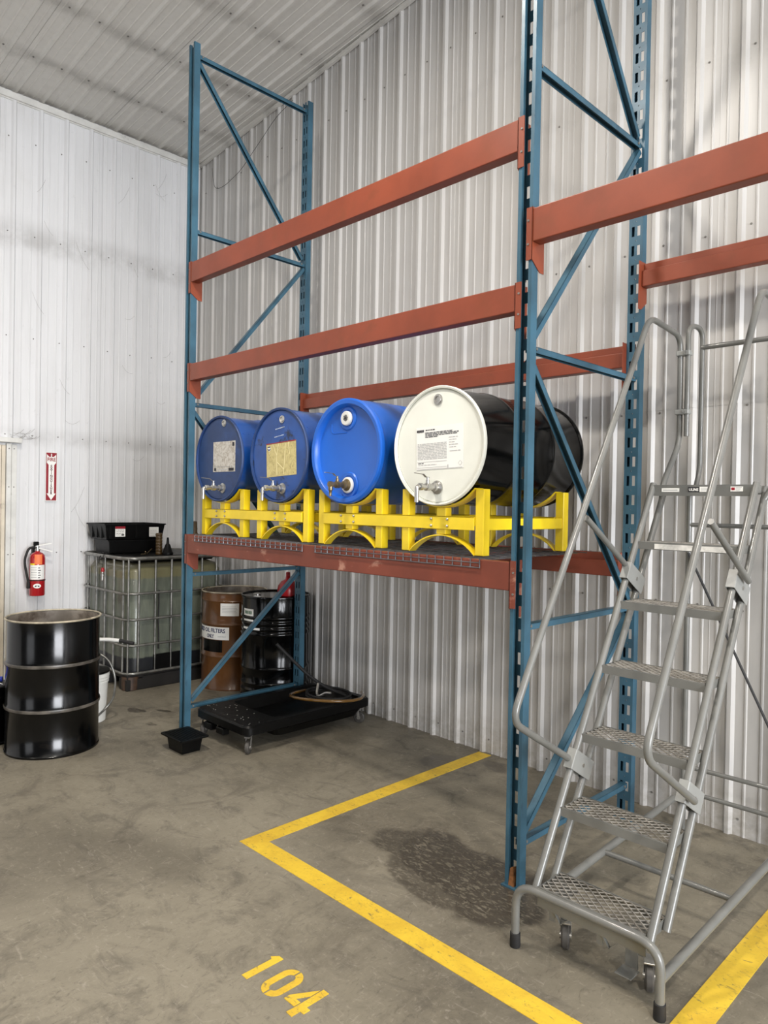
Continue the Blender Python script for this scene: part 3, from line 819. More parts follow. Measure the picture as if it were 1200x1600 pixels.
for (x, z, w) in ((-0.03, 0.16, 0.10), (0.035, 0.165, 0.04), (-0.04, 0.112, 0.11)):
    for q in range(int(w/0.014)): plate(mb, (DX[1], yl-0.0008, CZ), rt2, up2, x+q*0.014, z+0.01*q*0.1, x+q*0.014+random.uniform(0.006, 0.012), z+0.005+0.01*q*0.1)
build('chalk_marks', mb, mat('pale_marker', '#c3cfe0', 0.6), d2)

# bright blue plastic drum
xc = DX[2]; L = 0.90; RP = RD+0.001
d3 = thing('plastic_drum', 'bright blue plastic drum on its side with a white bung cap', 'drum', (xc, LY-0.01+L/2, CZ-RD), 'drums lying on the yellow cradles')
b = MB()
b.lathe([(0.0, 0.028), (0.245, 0.028), (0.252, 0.024), (0.256, 0.004), (0.264, -0.006), (0.284, -0.008), (RP-0.0005, -0.002), (RP-0.0005, 0.018), (RP-0.008, 0.028), (RP-0.010, 0.05), (RP-0.003, 0.09), (RP-0.001, 0.30), (RP-0.006, 0.32), (RP-0.001, 0.34), (RP-0.001, 0.56), (RP-0.006, 0.58), (RP-0.001, 0.60), (RP-0.003, 0.83), (RP-0.010, 0.86), (RP-0.0005, 0.875), (RP-0.0005, 0.893), (RP-0.01, 0.90), (0.0, 0.90)], 72, lay(xc), False, False)
build('body', b, BLUEP, d3, smooth=35)
for px, pz, rr in ((-0.012, 2.13, 0.068), (0.005, 1.758, 0.075)):
    b = MB(); b.lathe([(rr, 0.0), (rr-0.006, 0.006), (rr-0.02, 0.006), (rr-0.024, 0.002), (0.001, 0.002)], 28, Matrix.Translation((xc+px, LY+0.027, pz)) @ Matrix.Rotation(PI/2, 4, 'X')); build('bung_boss', b, BLUEP, d3, smooth=35)
b = MB(); M = frame_mat((xc, LY+0.0279, CZ), (1, 0, 0), (0, 0, 1))
b.tube([M @ Vector(p) for p in ((-0.15, 0.16, 0), (-0.15, 0.105, 0), (-0.02, 0.105, 0))], 0.003, 6, 0.03)
build('moulded_ridge', b, BLUEP, d3, smooth=40)
c = MB(); c.lathe([(0.041, 0.0), (0.041, 0.012), (0.037, 0.016), (0.02, 0.016), (0.019, 0.012), (0.001, 0.012)], 24, Matrix.Translation((xc-0.012, LY+0.022, 2.13)) @ Matrix.Rotation(PI/2, 4, 'X')); cap = build('bung_cap', c, WHITEP, d3, smooth=35)
c = MB()
for a in range(3):
    c.box((-0.016, -0.0035, 0), (0.016, 0.0035, 0.004), Matrix.Translation((xc-0.012, LY+0.009, 2.13)) @ Matrix.Rotation(PI/2, 4, 'X') @ Matrix.Rotation(a*PI/3+0.3, 4, 'Z'))
build('cap_lugs', c, ZINC, cap)
c = MB(); c.lathe([(0.045, 0.0), (0.045, 0.010), (0.04, 0.013), (0.001, 0.013)], 24, Matrix.Translation((xc+0.005, LY+0.022, 1.758)) @ Matrix.Rotation(PI/2, 4, 'X')); build('tap_collar', c, WHITEP, d3, smooth=35)
faucet(d3, xc+0.005, 1.758, LY+0.014, True, 0)

d4 = steel_lying(3, 'black steel drum on its side with a cream white lid', BLACKG, LIDW, LIDW)
bung(d4, DX[3]-0.005, 2.172, yl, 0.022, STEEL); faucet(d4, DX[3]+0.0, 1.742, yl, False, 0)
O4 = (DX[3], yl-0.0008, CZ); R4, U4 = Vector((1, 0, 0.028)), Vector((-0.028, 0, 1))
mb = plate(MB(), O4, R4, U4, -0.143, -0.115, 0.158, 0.098, 0.001); lb = build('label', mb, PAPER, d4)
O4b = (DX[3], yl-0.0019, CZ)
mb = MB()
for k in range(5): plate(mb, O4b, R4, U4, -0.138+k*0.0095, 0.073-(k % 2)*0.001, -0.138+k*0.0095+0.0075, 0.085)
def words(mb, x0, x1, z, h, lo, hi):
    x = x0
    while x < x1:
        w = random.uniform(lo, hi); plate(mb, O4b, R4, U4, x, z, min(x+w, x1), z+h); x += w+0.004
words(mb, -0.08, -0.02, 0.079, 0.005, .006, .014)
for zz, xe in ((0.066, 0.09), (0.059, 0.13), (0.052, 0.12), (0.045, 0.0)): words(mb, -0.083, xe, zz, 0.0038, 0.008, 0.03)
words(mb, -0.13, -0.095, -0.084, 0.0035, .01, .02)
stuff(build('bold_print', mb, INK, lb))
mb = MB()
for k in range(11):
    words(mb, -0.134, 0.055, 0.012-0.0075*k, 0.004, 0.01, 0.04)
for k in range(5): words(mb, 0.07, 0.125-0.01*(k % 3), 0.035-0.012*k, 0.0035, 0.008, 0.03)
words(mb, -0.13, -0.01, -0.092, 0.003, .01, .03); words(mb, 0.075, 0.14, -0.032, 0.004, .02, .05)
for zz, xa, xb in ((-0.076, -0.138, 0.055), (-0.104, -0.138, 0.055), (-0.112, -0.138, 0.15)): plate(mb, O4b, R4, U4, xa, zz, xb, zz+0.0014)
plate(mb, O4b, R4, U4, 0.06, -0.11, 0.066, -0.095)
build('fine_print', mb, INKG, lb)
mb = MB(); M = frame_mat(O4b, R4, U4)
dm = [(0.138, -0.079), (0.15, -0.091), (0.138, -0.103), (0.126, -0.091)]
for a, b in zip(dm, dm[1:]+dm[:1]): mb.bar(M @ Vector((a[0], a[1], 0)), M @ Vector((b[0], b[1], 0)), 0.0015, 0.001, (0, 1, 0))
build('hazard_diamond', mb, INKG, lb)

# ------------------------------------------------------------------ drums on the floor
def standing(name, x, y, L, R, label, material, hoops, extra=(), group=None):
    r = thing(name, label, 'drum', (x, y, 0), group)
    return r
# open black drum, front left
ox, oy = -4.957, 1.842
od = thing('steel_drum', 'open-topped black steel drum standing alone in front of the wall, bare rim', 'drum', (ox, oy, 0), 'drums standing on the floor')
R = 0.2905; T = Matrix.Translation((ox, oy, 0))
b = MB()
pr_ = [(R-0.006, 0.002), (R+0.001, 0.0), (R+0.002, 0.012), (R-0.004, 0.018)]
for h in (0.30, 0.585): pr_ += [(R-0.004, h-0.024), (R+0.003, h-0.012), (R+0.005, h), (R+0.003, h+0.012), (R-0.004, h+0.024)]
pr_ += [(R-0.004, 0.862)]
b.lathe(pr_, 72, T, False, False); build('body', b, BLACKW, od, smooth=45)
b = MB(); b.lathe([(R-0.008, 0.862), (R-0.008, 0.6), (R-0.008, 0.02), (0.0, 0.015)], 72, T, False, False); build('inner_wall', b, INSIDE, od, smooth=45)
b = MB()
for k in range(0): pass
M_ = [(R+0.001+0.0065*math.cos(a), 0.868+0.0065*math.sin(a)) for a in [2*PI*i/10 for i in range(11)]]
b.lathe(M_, 72, T, False, False); build('rolled_rim', b, CHIME, od, smooth=60)
HOOPM = mat('scraped_hoop', '#57524b', 0.35, var=0.3, scale=14, dirt='#7d6a52', dirt_lo=0.66, dirt_hi=0.72, dirt_scale=6)
for h in (0.30, 0.585):
    b = MB(); b.lathe([(R+0.0034, h-0.010), (R+0.0056, h), (R+0.0034, h+0.010)], 72, T, False, False); build('rolling_hoop', b, HOOPM, od, smooth=60)

# brown used-filter drum
bx, by = -5.585, 3.67
bd = thing('steel_drum', 'open brown drum lettered USED OIL FILTERS ONLY, beside the caged tote', 'drum', (bx, by, 0), 'drums standing on the floor')
R = 0.2875; T = Matrix.Translation((bx, by, 0))
b = MB(); b.lathe([(R-0.006, 0.002), (R+0.003, 0.0), (R+0.003, 0.014), (R-0.003, 0.02), (R-0.003, 0.28), (R+0.006, 0.295), (R-0.003, 0.31), (R-0.003, 0.56), (R+0.006, 0.575), (R-0.003, 0.59), (R-0.003, 0.77), (R+0.003, 0.78), (R-0.003, 0.79), (R-0.003, 0.85)], 64, T, False, False); build('body', b, BROWN, bd, smooth=45)
b = MB(); b.lathe([(R-0.008, 0.85), (R-0.008, 0.3), (0.0, 0.29)], 64, T, False, False); build('inner_wall', b, INSIDE, bd, smooth=45)
b = MB(); b.lathe([(R+0.0005+0.0065*math.cos(2*PI*i/10), 0.855+0.0065*math.sin(2*PI*i/10)) for i in range(11)], 64, T, False, False); build('rolled_rim', b, CHIME, bd, smooth=60)
def curved_label(parent, cx, cy, R, a0, a1, z0, z1, material, name='label', t=0.0012):
    n = 12; v = []; mb = MB()
    for k in range(n+1):
        a = a0+(a1-a0)*k/n
        for rr, zz in ((R, z0), (R+t, z0), (R+t, z1), (R, z1)): v.append((cx+rr*math.cos(a), cy+rr*math.sin(a), zz))
    f = [(3, 2, 1, 0), (n*4, n*4+1, n*4+2, n*4+3)]
    for k in range(n):
        for q in range(4): f.append((k*4+q, k*4+(q+1) % 4, (k+1)*4+(q+1) % 4, (k+1)*4+q))
    mb.add(v, f)
    return build(name, mb, material, parent)
def curved_text(body, size, cx, cy, R, a_mid, z, material, parent, width=None, bold=0.0):
    o = text(body, size, (0, 0, 0), (1, 0, 0), (0, 0, 1), material, parent, align='CENTER', bold=bold, width=width)
    off = loc_of(parent)
    for v in o.data.vertices:
        c = v.co+off
        a = a_mid+c.x/R; rr = R-c.y
        v.co = Vector((cx+rr*math.cos(a), cy+rr*math.sin(a), z+c.z))-off
    return o
va = math.atan2(-by, -bx)          # direction towards the camera
RB = R-0.0028
l1 = curved_label(bd, bx, by, RB, va-1.50, va-0.15, 0.445, 0.555, PAPER)
curved_text('USED OIL FILTERS', 0.05, bx, by, RB+0.0015, va-0.86, 0.507, INKB, l1, width=0.335, bold=0.001)
curved_text('ONLY', 0.045, bx, by, RB+0.0015, va-0.80, 0.458, INKB, l1, width=0.085, bold=0.001)
curved_text('used filters', 0.02, bx, by, RB+0.0015, va-0.38, 0.468, INKG, l1, width=0.075)
l2 = curved_label(bd, bx, by, RB, va-0.43, va+0.14, 0.655, 0.765, PAPER)
for k in range(5): curved_label(l2, bx, by, RB+0.0013, va-0.38, va+0.05+0.02*(k % 3), 0.735-0.013*k, 0.739-0.013*k, INKG, 'print_line', 0.0004)
curved_label(bd, bx, by, RB, va-1.15, va-0.36, 0.335, 0.440, BLACKG, 'black_patch')
for a in (0.0, 0.35):
    w = MB(); aa = PI+0.6+a; p = Vector((bx+(R-0.01)*math.cos(aa), by+(R-0.01)*math.sin(aa), 0))
    w.tube([p+Vector((0, 0, 0.76)), p+Vector((0.004, 0.004, 0.868)), p+Vector((0.03, 0.02, 0.868))], 0.004, 6, 0.01); build('wire_hook', w, BRASS, bd)

# ribbed black drum
gx, gy = -4.948, 3.66
gd = thing('steel_drum', 'closed glossy black ribbed drum behind the blue diagonal brace', 'drum', (gx, gy, 0), 'drums standing on the floor')
R = 0.288; T = Matrix.Translation((gx, gy, 0))
b = MB(); b.lathe([(R-0.006, 0.001)]+ribbed(0.885, R, (0.295, 0.575), 0.006, (0.06, 0.115, 0.17, 0.62, 0.665, 0.71))[1:-1]+[(R-0.01, 0.885), (R-0.012, 0.873), (0.0, 0.873)], 72, T, True, False); build('body', b, BLACKG, gd, smooth=45)
va = math.atan2(-gy, -gx); RB = R-0.006
l1 = curved_label(gd, gx, gy, RB, va-1.12, va-0.68, 0.68, 0.78, PAPER)
for k in range(5):
    for zz in (0.738, 0.696):
        if zz < 0.7 and k == 2: continue
        curved_label(l1, gx, gy, RB+0.0013, va-1.06+0.066*k, va-1.06+0.066*k+0.048, zz, zz+0.026, INKGR, 'print_block', 0.0004)
curved_label(gd, gx, gy, RB, va-1.1, va-0.45, 0.615, 0.632, PAPER, 'label_strip', 0.007)
c = MB(); c.lathe([(0.035, 0.873), (0.035, 0.882), (0.028, 0.886), (0.001, 0.886)], 16, Matrix.Translation((gx-0.1, gy-0.12, 0))); build('bung', c, STEEL, gd, smooth=40)
c = MB(); c.box((-0.03, -0.012, 0.873), (0.03, 0.012, 0.88), Matrix.Translation((gx+0.02, gy-0.2, 0)) @ Matrix.Rotation(0.4, 4, 'Z')); build('lid_tag', c, PAPER, gd)

# red jug standing on it
jx, jy = gx+0.14, gy+0.02
j = thing('red_jug', 'round red jug standing on the ribbed black drum lid', 'jug', (jx, jy, 0.8735))
b = MB(); b.lathe([(0.072, 0.874), (0.084, 0.882), (0.088, 0.925), (0.08, 0.965), (0.056, 0.998), (0.024, 1.016), (0.018, 1.045), (0.0, 1.045)], 28, Matrix.Translation((jx, jy, 0)), True, False); jb = build('body', b, REDP, j, smooth=50)
b = MB(); b.lathe([(0.018, 1.045), (0.018, 1.07), (0.012, 1.076), (0.0, 1.076)], 16, Matrix.Translation((jx, jy, 0)), True, False); build('cap', b, REDP, j, smooth=40)

# ------------------------------------------------------------------ caged tote
tx0, tx1, ty0, ty1 = -6.862, -5.905, 2.80, 3.80
tote = thing('caged_tote', 'translucent oil tote in a grey tube cage in the wall corner', 'tank', ((tx0+tx1)/2, (ty0+ty1)/2, 0))
def rrect(x0, y0, x1, y1, r, n=6):
    p = []
    for cx_, cy_, a in ((x1-r, y0+r, -PI/2), (x1-r, y1-r, 0), (x0+r, y1-r, PI/2), (x0+r, y0+r, PI)):
        for k in range(n+1): p.append((cx_+r*math.cos(a+PI/2*k/n), cy_+r*math.sin(a+PI/2*k/n)))
    return p
tk = MB()
rings = [(0.0, 0.145), (0.0, 0.16), (0.0, 1.02), (0.03, 1.075), (0.09, 1.10)]
base = rrect(tx0+0.03, ty0+0.03, tx1-0.03, ty1-0.03, 0.11)
mx, my = (tx0+tx1)/2, (ty0+ty1)/2; v = []; n = len(base)
for ins, z in rings:
    for x, yy in base:
        sx = 1-ins/0.45; v.append((mx+(x-mx)*sx, my+(yy-my)*sx, z))
f = [tuple(range(n-1, -1, -1)), tuple((len(rings)-1)*n+i for i in range(n))]
for i in range(len(rings)-1):
    for k in range(n): f.append((i*n+k, i*n+(k+1) % n, (i+1)*n+(k+1) % n, (i+1)*n+k))
tk.add(v, f); build('tank', tk, TANK, tote, smooth=50)
pl = MB(); pl.box((tx0+0.02, ty0+0.02, 0.10), (tx1-0.02, ty1-0.02, 0.143))
for a, b_ in ((tx0+0.01, tx0+0.16), ((tx0+tx1)/2-0.07, (tx0+tx1)/2+0.07), (tx1-0.16, tx1-0.01)): pl.box((a, ty0+0.012, 0.0), (b_, ty1-0.012, 0.10))
for a, b_ in ((ty0+0.25, ty0+0.35), (ty1-0.35, ty1-0.25)): pl.box((tx0+0.02, a, 0.002), (tx1-0.02, b_, 0.1))
pl.box((tx1-0.03, ty0+0.16, 0.02), (tx1-0.012, ty1-0.16, 0.12))
build('pallet', pl, mat('oily_pallet', '#1c1a19', 0.5, var=0.2), tote, bevel=0.006)
cp = MB(); cp.lathe([(0.075, 0.004), (0.075, 0.118)], 20, Matrix.Translation((tx1-0.078, ty0+0.078, 0))); build('corner_foot', cp, mat('rusty_foot', '#4a382c', 0.5, var=0.25, scale=14), tote, smooth=40)
hoop = rrect(tx0, ty0, tx1, ty1, 0.10)
for z, rr in ((0.148, 0.012), (0.39, 0.011), (0.615, 0.011), (0.84, 0.011), (1.145, 0.0155)):
    h = MB(); h.tube([(x, yy, z) for x, yy in hoop], rr, 8, closed=True); build('cage_hoop', h, CAGE, tote, smooth=60)
ins = 0.016
for i in range(6):
    yy = ty0+0.115+(ty1-ty0-0.23)*i/5
    h = MB(); h.tube([(tx1-ins, yy, 0.15), (tx1-ins, yy, 1.14)], 0.0098, 8); build('cage_upright', h, CAGE, tote, smooth=60)
for i in range(5):
    xx = tx0+0.11+(tx1-tx0-0.22)*i/4
    h = MB(); h.tube([(xx, ty0+ins, 0.15), (xx, ty0+ins, 1.14)], 0.0098, 8); build('cage_upright', h, CAGE, tote, smooth=60)
h = MB(); h.tube([(tx1-0.022, ty0+0.022, 0.15), (tx1-0.022, ty0+0.022, 1.14)], 0.0085, 8); build('cage_upright', h, CAGE, tote, smooth=60)
lidm = MB(); lidm.box((tx0+0.10, ty0+0.10, 1.105), (tx1-0.10, ty1-0.10, 1.158)); build('tank_top', lidm, BLACKP, tote, bevel=0.01)
vv = MB(); vv.tube([(tx1-0.005, ty0+0.30, 0.86), (tx1+0.004, ty0+0.29, 0.6), (tx1+0.002, ty0+0.30, 0.34)], 0.006, 6); build('drip_streak_hose', vv, RUBBER, tote, smooth=60)
bl = MB(); bl.box((tx1-0.028, ty0+0.26, 0.155), (tx1-0.008, ty0+0.62, 0.29)); build('drip_guard', bl, BLACKP, tote)

# small red-handled valve hanging on the cage
vx, vy, vz = -6.335, 2.772, 0.985
hv = thing('hanging_valve', 'small brass valve with red tip hung on the front of the tote cage', 'valve', (vx, vy, vz-0.06))
m_ = MB(); m_.lathe([(0.006, -0.06), (0.011, -0.055), (0.011, -0.02), (0.015, -0.018), (0.015, 0.0), (0.008, 0.004), (0.008, 0.02)], 10, Matrix.Translation((vx, vy, vz))); build('valve_body', m_, STEEL, hv, smooth=40)
m_ = MB(); m_.lathe([(0.014, 0.02), (0.016, 0.03), (0.012, 0.055), (0.0, 0.06)], 10, Matrix.Translation((vx, vy, vz))); build('red_tip', m_, REDP, hv, smooth=40)
m_ = MB(); m_.tube([(vx, vy, vz+0.05), (vx, vy+0.005, vz+0.17), (vx, vy+0.035, vz+0.185)], 0.003, 6, 0.02); build('hanger', m_, RUBBER, hv)

def tray(name, label, x0, y0, x1, y1, z0, z1, flare, material, ribs=0, t=0.008, group=None):
    r = thing(name, label, 'drain pan', ((x0+x1)/2, (y0+y1)/2, z0), group)
    mb = MB(); f_ = flare
    lo = [(x0+f_, y0+f_), (x1-f_, y0+f_), (x1-f_, y1-f_), (x0+f_, y1-f_)]; hi = [(x0, y0), (x1, y0), (x1, y1), (x0, y1)]
    hi_i = [(x0+t, y0+t), (x1-t, y0+t), (x1-t, y1-t), (x0+t, y1-t)]; lo_i = [(a[0]+(t if a[0] < (x0+x1)/2 else -t), a[1]+(t if a[1] < (y0+y1)/2 else -t)) for a in lo]
    v = [(a, b, z0) for a, b in lo]+[(a, b, z1) for a, b in hi]+[(a, b, z1) for a, b in hi_i]+[(a, b, z0+t) for a, b in lo_i]
    fs = [(3, 2, 1, 0), (12, 13, 14, 15)]
    for i in range(4):
        j2 = (i+1) % 4
        fs += [(i, j2, 4+j2, 4+i), (4+i, 4+j2, 8+j2, 8+i), (8+i, 8+j2, 12+j2, 12+i)]
    mb.add(v, fs); build('pan', mb, material, r, bevel=0.004)
    rm = MB(); 
    for a, b in zip(hi, hi[1:]+hi[:1]): rm.bar((a[0], a[1], z1-0.006), (b[0], b[1], z1-0.006), 0.018, 0.012)
    build('rim', rm, material, r)
    return r
lowp = tray('drain_pan', 'lower black drain pan resting on the tote, under the labelled pan', -6.70, 2.85, -6.385, 3.34, 1.1595, 1.283, 0.012, BLACKP)
k_ = MB(); k_.lathe([(0.022, 0), (0.022, 0.03), (0.016, 0.035)], 14, Matrix.Translation((-6.712, 2.90, 1.245)) @ Matrix.Rotation(-PI/2, 4, 'Y')); build('red_cap', k_, REDP, lowp, smooth=40)
upp = tray('drain_pan', 'upper black drain pan with two white labels, topmost on the tote', -6.78, 2.815, -6.385, 3.40, 1.2845, 1.432, 0.022, BLACKP)
for xx in (-6.70, -6.60, -6.50):
    rb = MB(); rb.box((xx, 2.818, 1.30), (xx+0.02, 2.832, 1.415)); build('stiffening_rib', rb, BLACKP, upp)
for yy in (2.85, 3.1, 3.345):
    rb = MB(); rb.box((-6.402, yy, 1.30), (-6.387, yy+0.02, 1.415)); build('stiffening_rib', rb, BLACKP, upp)
def side_label(parent, y0, y1, z0, z1, red):
    M = frame_mat((-6.3825, 0, 0), (0, 1, 0), (0, 0, 1)); mb = MB(); mb.box((y0, z0, 0), (y1, z1, 0.001), M)
    l = build('label', mb, PAPER, parent)
    if red:
        mb = MB(); mb.box((y0, z1-0.022, 0.001), (y1, z1, 0.0016), M); build('red_header', mb, SIGNRED, l)
    mb = MB()
    for k in range(4):
        x = y0+0.01
        while x < y1-0.02: w_ = random.uniform(0.008, 0.022); mb.box((x, z1-0.035-0.015*k, 0.001), (min(x+w_, y1-0.008), z1-0.031-0.015*k, 0.0016), M); x += w_+0.004
    mb.box((y1-0.035, z0+0.008, 0.001), (y1-0.012, z0+0.022, 0.0016), M)
    build('print', mb, INKG if not red else INK, l)
side_label(upp, 2.905, 3.0, 1.315, 1.408, True); side_label(upp, 3.235, 3.33, 1.31, 1.40, False)

# bottles and funnel on the tote
def lathe_thing(name, label, cat, x, y, z, prof, material, parts=(), seg=18):
    r = thing(name, label, cat, (x, y, z))
    b = MB(); b.lathe([(a, z+c) for a, c in prof], seg, Matrix.Translation((x, y, 0))); build('body', b, material, r, smooth=40)
    for nm, pr2, m2 in parts:
        b = MB(); b.lathe([(a, z+c) for a, c in pr2], seg, Matrix.Translation((x, y, 0))); build(nm, b, m2, r, smooth=40)
    return r
lathe_thing('brown_bottle', 'dark brown ribbed cylinder standing on the tote beside the drain pans', 'bottle', -6.12, 3.20, 1.1595,
            [(0.028, 0), (0.03, 0.004)]+[q for k in range(6) for q in ((0.03, 0.02+0.028*k), (0.027, 0.026+0.028*k), (0.03, 0.032+0.028*k))]+[(0.03, 0.19), (0.026, 0.195)], BROWNB)
lathe_thing('funnel', 'black plastic cone funnel standing upside down on the tote', 'funnel', -6.06, 3.255, 1.1595,
            [(0.05, 0), (0.05, 0.02), (0.044, 0.024), (0.022, 0.09), (0.013, 0.1), (0.009, 0.155), (0.007, 0.156)], BLACKP)
lathe_thing('brown_bottle', 'brown bottle with a long nozzle, right behind the left rack post', 'bottle', -6.04, 3.52, 1.1595,
            [(0.036, 0), (0.04, 0.005), (0.04, 0.17), (0.022, 0.2), (0.022, 0.24), (0.020, 0.245), (0.018, 0.30), (0.012, 0.305)], BROWNB)
w = MB(); w.tube([(-6.30, 3.15, 1.1645), (-6.16, 3.10, 1.1645), (-6.10, 3.06, 1.19)], 0.004, 6); w.tube([(-6.16, 3.10, 1.1645), (-6.10, 3.12, 1.215)], 0.004, 6); w.tube([(-6.16, 3.10, 1.1645), (-6.145, 3.04, 1.1645)], 0.004, 6)
tag(build('wire_prong', w, BRASS), 'pale forked metal rod lying on the tote in front of the pans', 'rod')
o_ = MB(); o_.tube([(-6.5, 2.84, 1.166), (-6.45, 2.835, 1.166), (-6.40, 2.77, 1.135), (-6.40, 2.765, 1.08)], 0.005, 6, 0.02)
tag(build('grease_tube', o_, RUBBER), 'thin black tube hooked over the front rim of the tote', 'tube')

# ------------------------------------------------------------------ fire sign, extinguisher
SX = XL+0.0198
sg = thing('fire_sign', 'tall red and white arrow sign reading FIRE EXTINGUISHER on the wall', 'sign', (SX, 2.515, 1.855))
M = frame_mat((SX, 2.515, 1.855), (0, 1, 0), (0, 0, 1))
b = MB(); b.box((-0.052, -0.225, 0), (0.052, 0.225, 0.002), M); build('board', b, PAPER, sg)
b = MB(); b.box((-0.047, -0.220, 0.002), (0.047, 0.220, 0.0025), M); build('red_field', b, SIGNRED, sg)
b = MB()
b.prism([(-0.041, 0.205), (-0.02, 0.182), (-0.004, 0.182), (-0.004, 0.212), (0.004, 0.212), (0.004, 0.182), (0.02, 0.182), (0.041, 0.205), (0.041, 0.128), (0.025, 0.108), (0.025, -0.155), (0.041, -0.155), (0.0, -0.216), (-0.041, -0.155), (-0.025, -0.155), (-0.025, 0.108), (-0.041, 0.128)], 0.0006, M @ Matrix.Translation((0, 0, 0.0025)))
build('arrow', b, PAPER, sg)
text('FIRE', 0.046, M @ Vector((0, 0.143, 0.0032)), (0, 1, 0), (0, 0, 1), SIGNRED, sg, align='CENTER', bold=0.0012, width=0.072)
for k, ch in enumerate('EXTINGUISHER'):
    text(ch, 0.0285, M @ Vector((0, 0.088-0.0228*k, 0.0032)), (0, 1, 0), (0, 0, 1), SIGNINK, sg, align='CENTER', bold=0.0011)

ex, ey = XL+0.10, 2.375
fe = thing('fire_extinguisher', 'red fire extinguisher with black hose hanging on the left wall', 'extinguisher', (ex, ey, 0.775))
T = Matrix.Translation((ex, ey, 0))
b = MB(); b.lathe([(0.055, 0.775), (0.063, 0.778), (0.066, 0.79), (0.066, 1.115), (0.060, 1.14), (0.045, 1.158), (0.026, 1.166), (0.02, 1.172), (0.02, 1.185)], 36, T); build('cylinder', b, RED, fe, smooth=50)
va = math.atan2(-ey, -ex)
b = MB(); b.lathe([(0.022, 1.178), (0.022, 1.195), (0.015, 1.198), (0.015, 1.228)], 16, T); build('valve', b, STEEL, fe, smooth=40)
b = MB(); b.bar((ex, ey-0.02, 1.222), (ex+0.01, ey+0.115, 1.245), 0.024, 0.010); build('carry_handle', b, PAPER, fe)
b = MB(); b.bar((ex, ey+0.01, 1.203), (ex+0.01, ey+0.125, 1.17), 0.024, 0.010); build('squeeze_lever', b, PAPER, fe)
b = MB(); b.box((ex-0.015, ey-0.035, 1.222), (ex+0.015, ey+0.01, 1.262)); build('gauge_head', b, BLACKP, fe, bevel=0.006)
b = MB(); b.tube([(ex, ey-0.02, 1.215), (ex, ey-0.075, 1.205), (ex+0.005, ey-0.115, 1.10), (ex+0.01, ey-0.095, 0.98), (ex+0.01, ey-0.078, 0.90)], 0.0105, 10, 0.06); build('hose', b, RUBBER, fe, smooth=60)
b = MB(); b.lathe([(0.012, 0.845), (0.016, 0.85), (0.014, 0.90), (0.01, 0.905)], 12, Matrix.Translation((ex+0.01, ey-0.078, 0))); build('nozzle', b, RUBBER, fe, smooth=40)
l_ = curved_label(fe, ex, ey, 0.066, va-1.0, va+1.05, 0.925, 1.055, PAPER)
for k in range(5):
    curved_label(l_, ex, ey, 0.0672, va-0.85, va-0.05, 1.03-0.022*k, 1.036-0.022*k, INKG, 'print_line', 0.0004); curved_label(l_, ex, ey, 0.0672, va+0.1, va+0.35+0.1*(k % 2), 1.026-0.022*k, 1.033-0.022*k, INK, 'print_line', 0.0004)
curved_label(fe, ex, ey, 0.0662, va-1.0, va-0.3, 1.055, 1.07, YELLOW, 'yellow_band')
curved_label(fe, ex, ey, 0.0665, va-0.35, va+0.62, 1.06, 1.15, ORTAG, 'inspection_tag')
b = MB(); b.lathe([(0.0675, 0.912), (0.0675, 0.922)], 36, T, False, False); build('strap', b, RUBBER, fe, solid=0.002)
o_ = MB(); d_ = Vector((math.cos(va), math.sin(va), 0)); M = frame_mat(Vector((ex, ey, 0.868))+d_*0.0655, Vector((-d_.y, d_.x, 0)), (0, 0, 1))
o_.prism([(0.032*math.cos(2*PI*k/20), 0.021*math.sin(2*PI*k/20)) for k in range(20)], 0.003, M); ov = build('oval_badge', o_, PAPER, fe)
o_ = MB()
for px in (-0.012, 0.012): o_.prism([(px-0.008, -0.008), (px+0.008, -0.008), (px+0.005, 0.006), (px-0.003, 0.004)], 0.001, M @ Matrix.Translation((0, 0, 0.003)))
o_.prism([(-0.003, 0.0), (0.003, 0.0), (0.0, 0.012)], 0.001, M @ Matrix.Translation((0, 0, 0.003)))
build('badge_mark', o_, INK, ov)
b = MB(); b.box((XL+0.0005, ey-0.02, 0.84), (XL+0.032, ey+0.02, 1.20)); build('wall_bracket', b, RUBBER, fe)

# ------------------------------------------------------------------ bucket with hand pump, pail at the left edge
wx, wy = -5.345, 2.235
bu = thing('white_bucket', 'white plastic bucket half hidden behind the open black drum', 'bucket', (wx, wy, 0))
b = MB(); b.lathe([(0.125, 0.0), (0.13, 0.004), (0.145, 0.29), (0.151, 0.292), (0.151, 0.305), (0.146, 0.308), (0.153, 0.312), (0.153, 0.326), (0.148, 0.33), (0.155, 0.334), (0.155, 0.36), (0.147, 0.363), (0.146, 0.36), (0.13, 0.01), (0.0, 0.008)], 40, Matrix.Translation((wx, wy, 0)), True, False); build('shell', b, WHITEP, bu, smooth=40)
pu = thing('bucket_pump', 'black lever pump with grey hose sitting on the white bucket', 'pump', (wx, wy, 0.364))
b = MB(); b.lathe([(0.156, 0.3645), (0.156, 0.378), (0.10, 0.39), (0.06, 0.40), (0.05, 0.43), (0.05, 0.50), (0.04, 0.52), (0.026, 0.53), (0.026, 0.60), (0.0, 0.602)], 32, Matrix.Translation((wx, wy, 0)), True, False); build('pump_head', b, BLACKP, pu, smooth=40)
b = MB(); b.tube([(wx-0.02, wy-0.02, 0.605), (wx+0.07, wy+0.13, 0.60), (wx+0.125, wy+0.185, 0.594)], 0.014, 10); build('lever_arm', b, WHITEP, pu, smooth=50)
b = MB(); b.tube([(wx+0.125, wy+0.185, 0.594), (wx+0.215, wy+0.255, 0.576)], 0.0135, 10); build('lever_grip', b, RUBBER, pu, smooth=50)
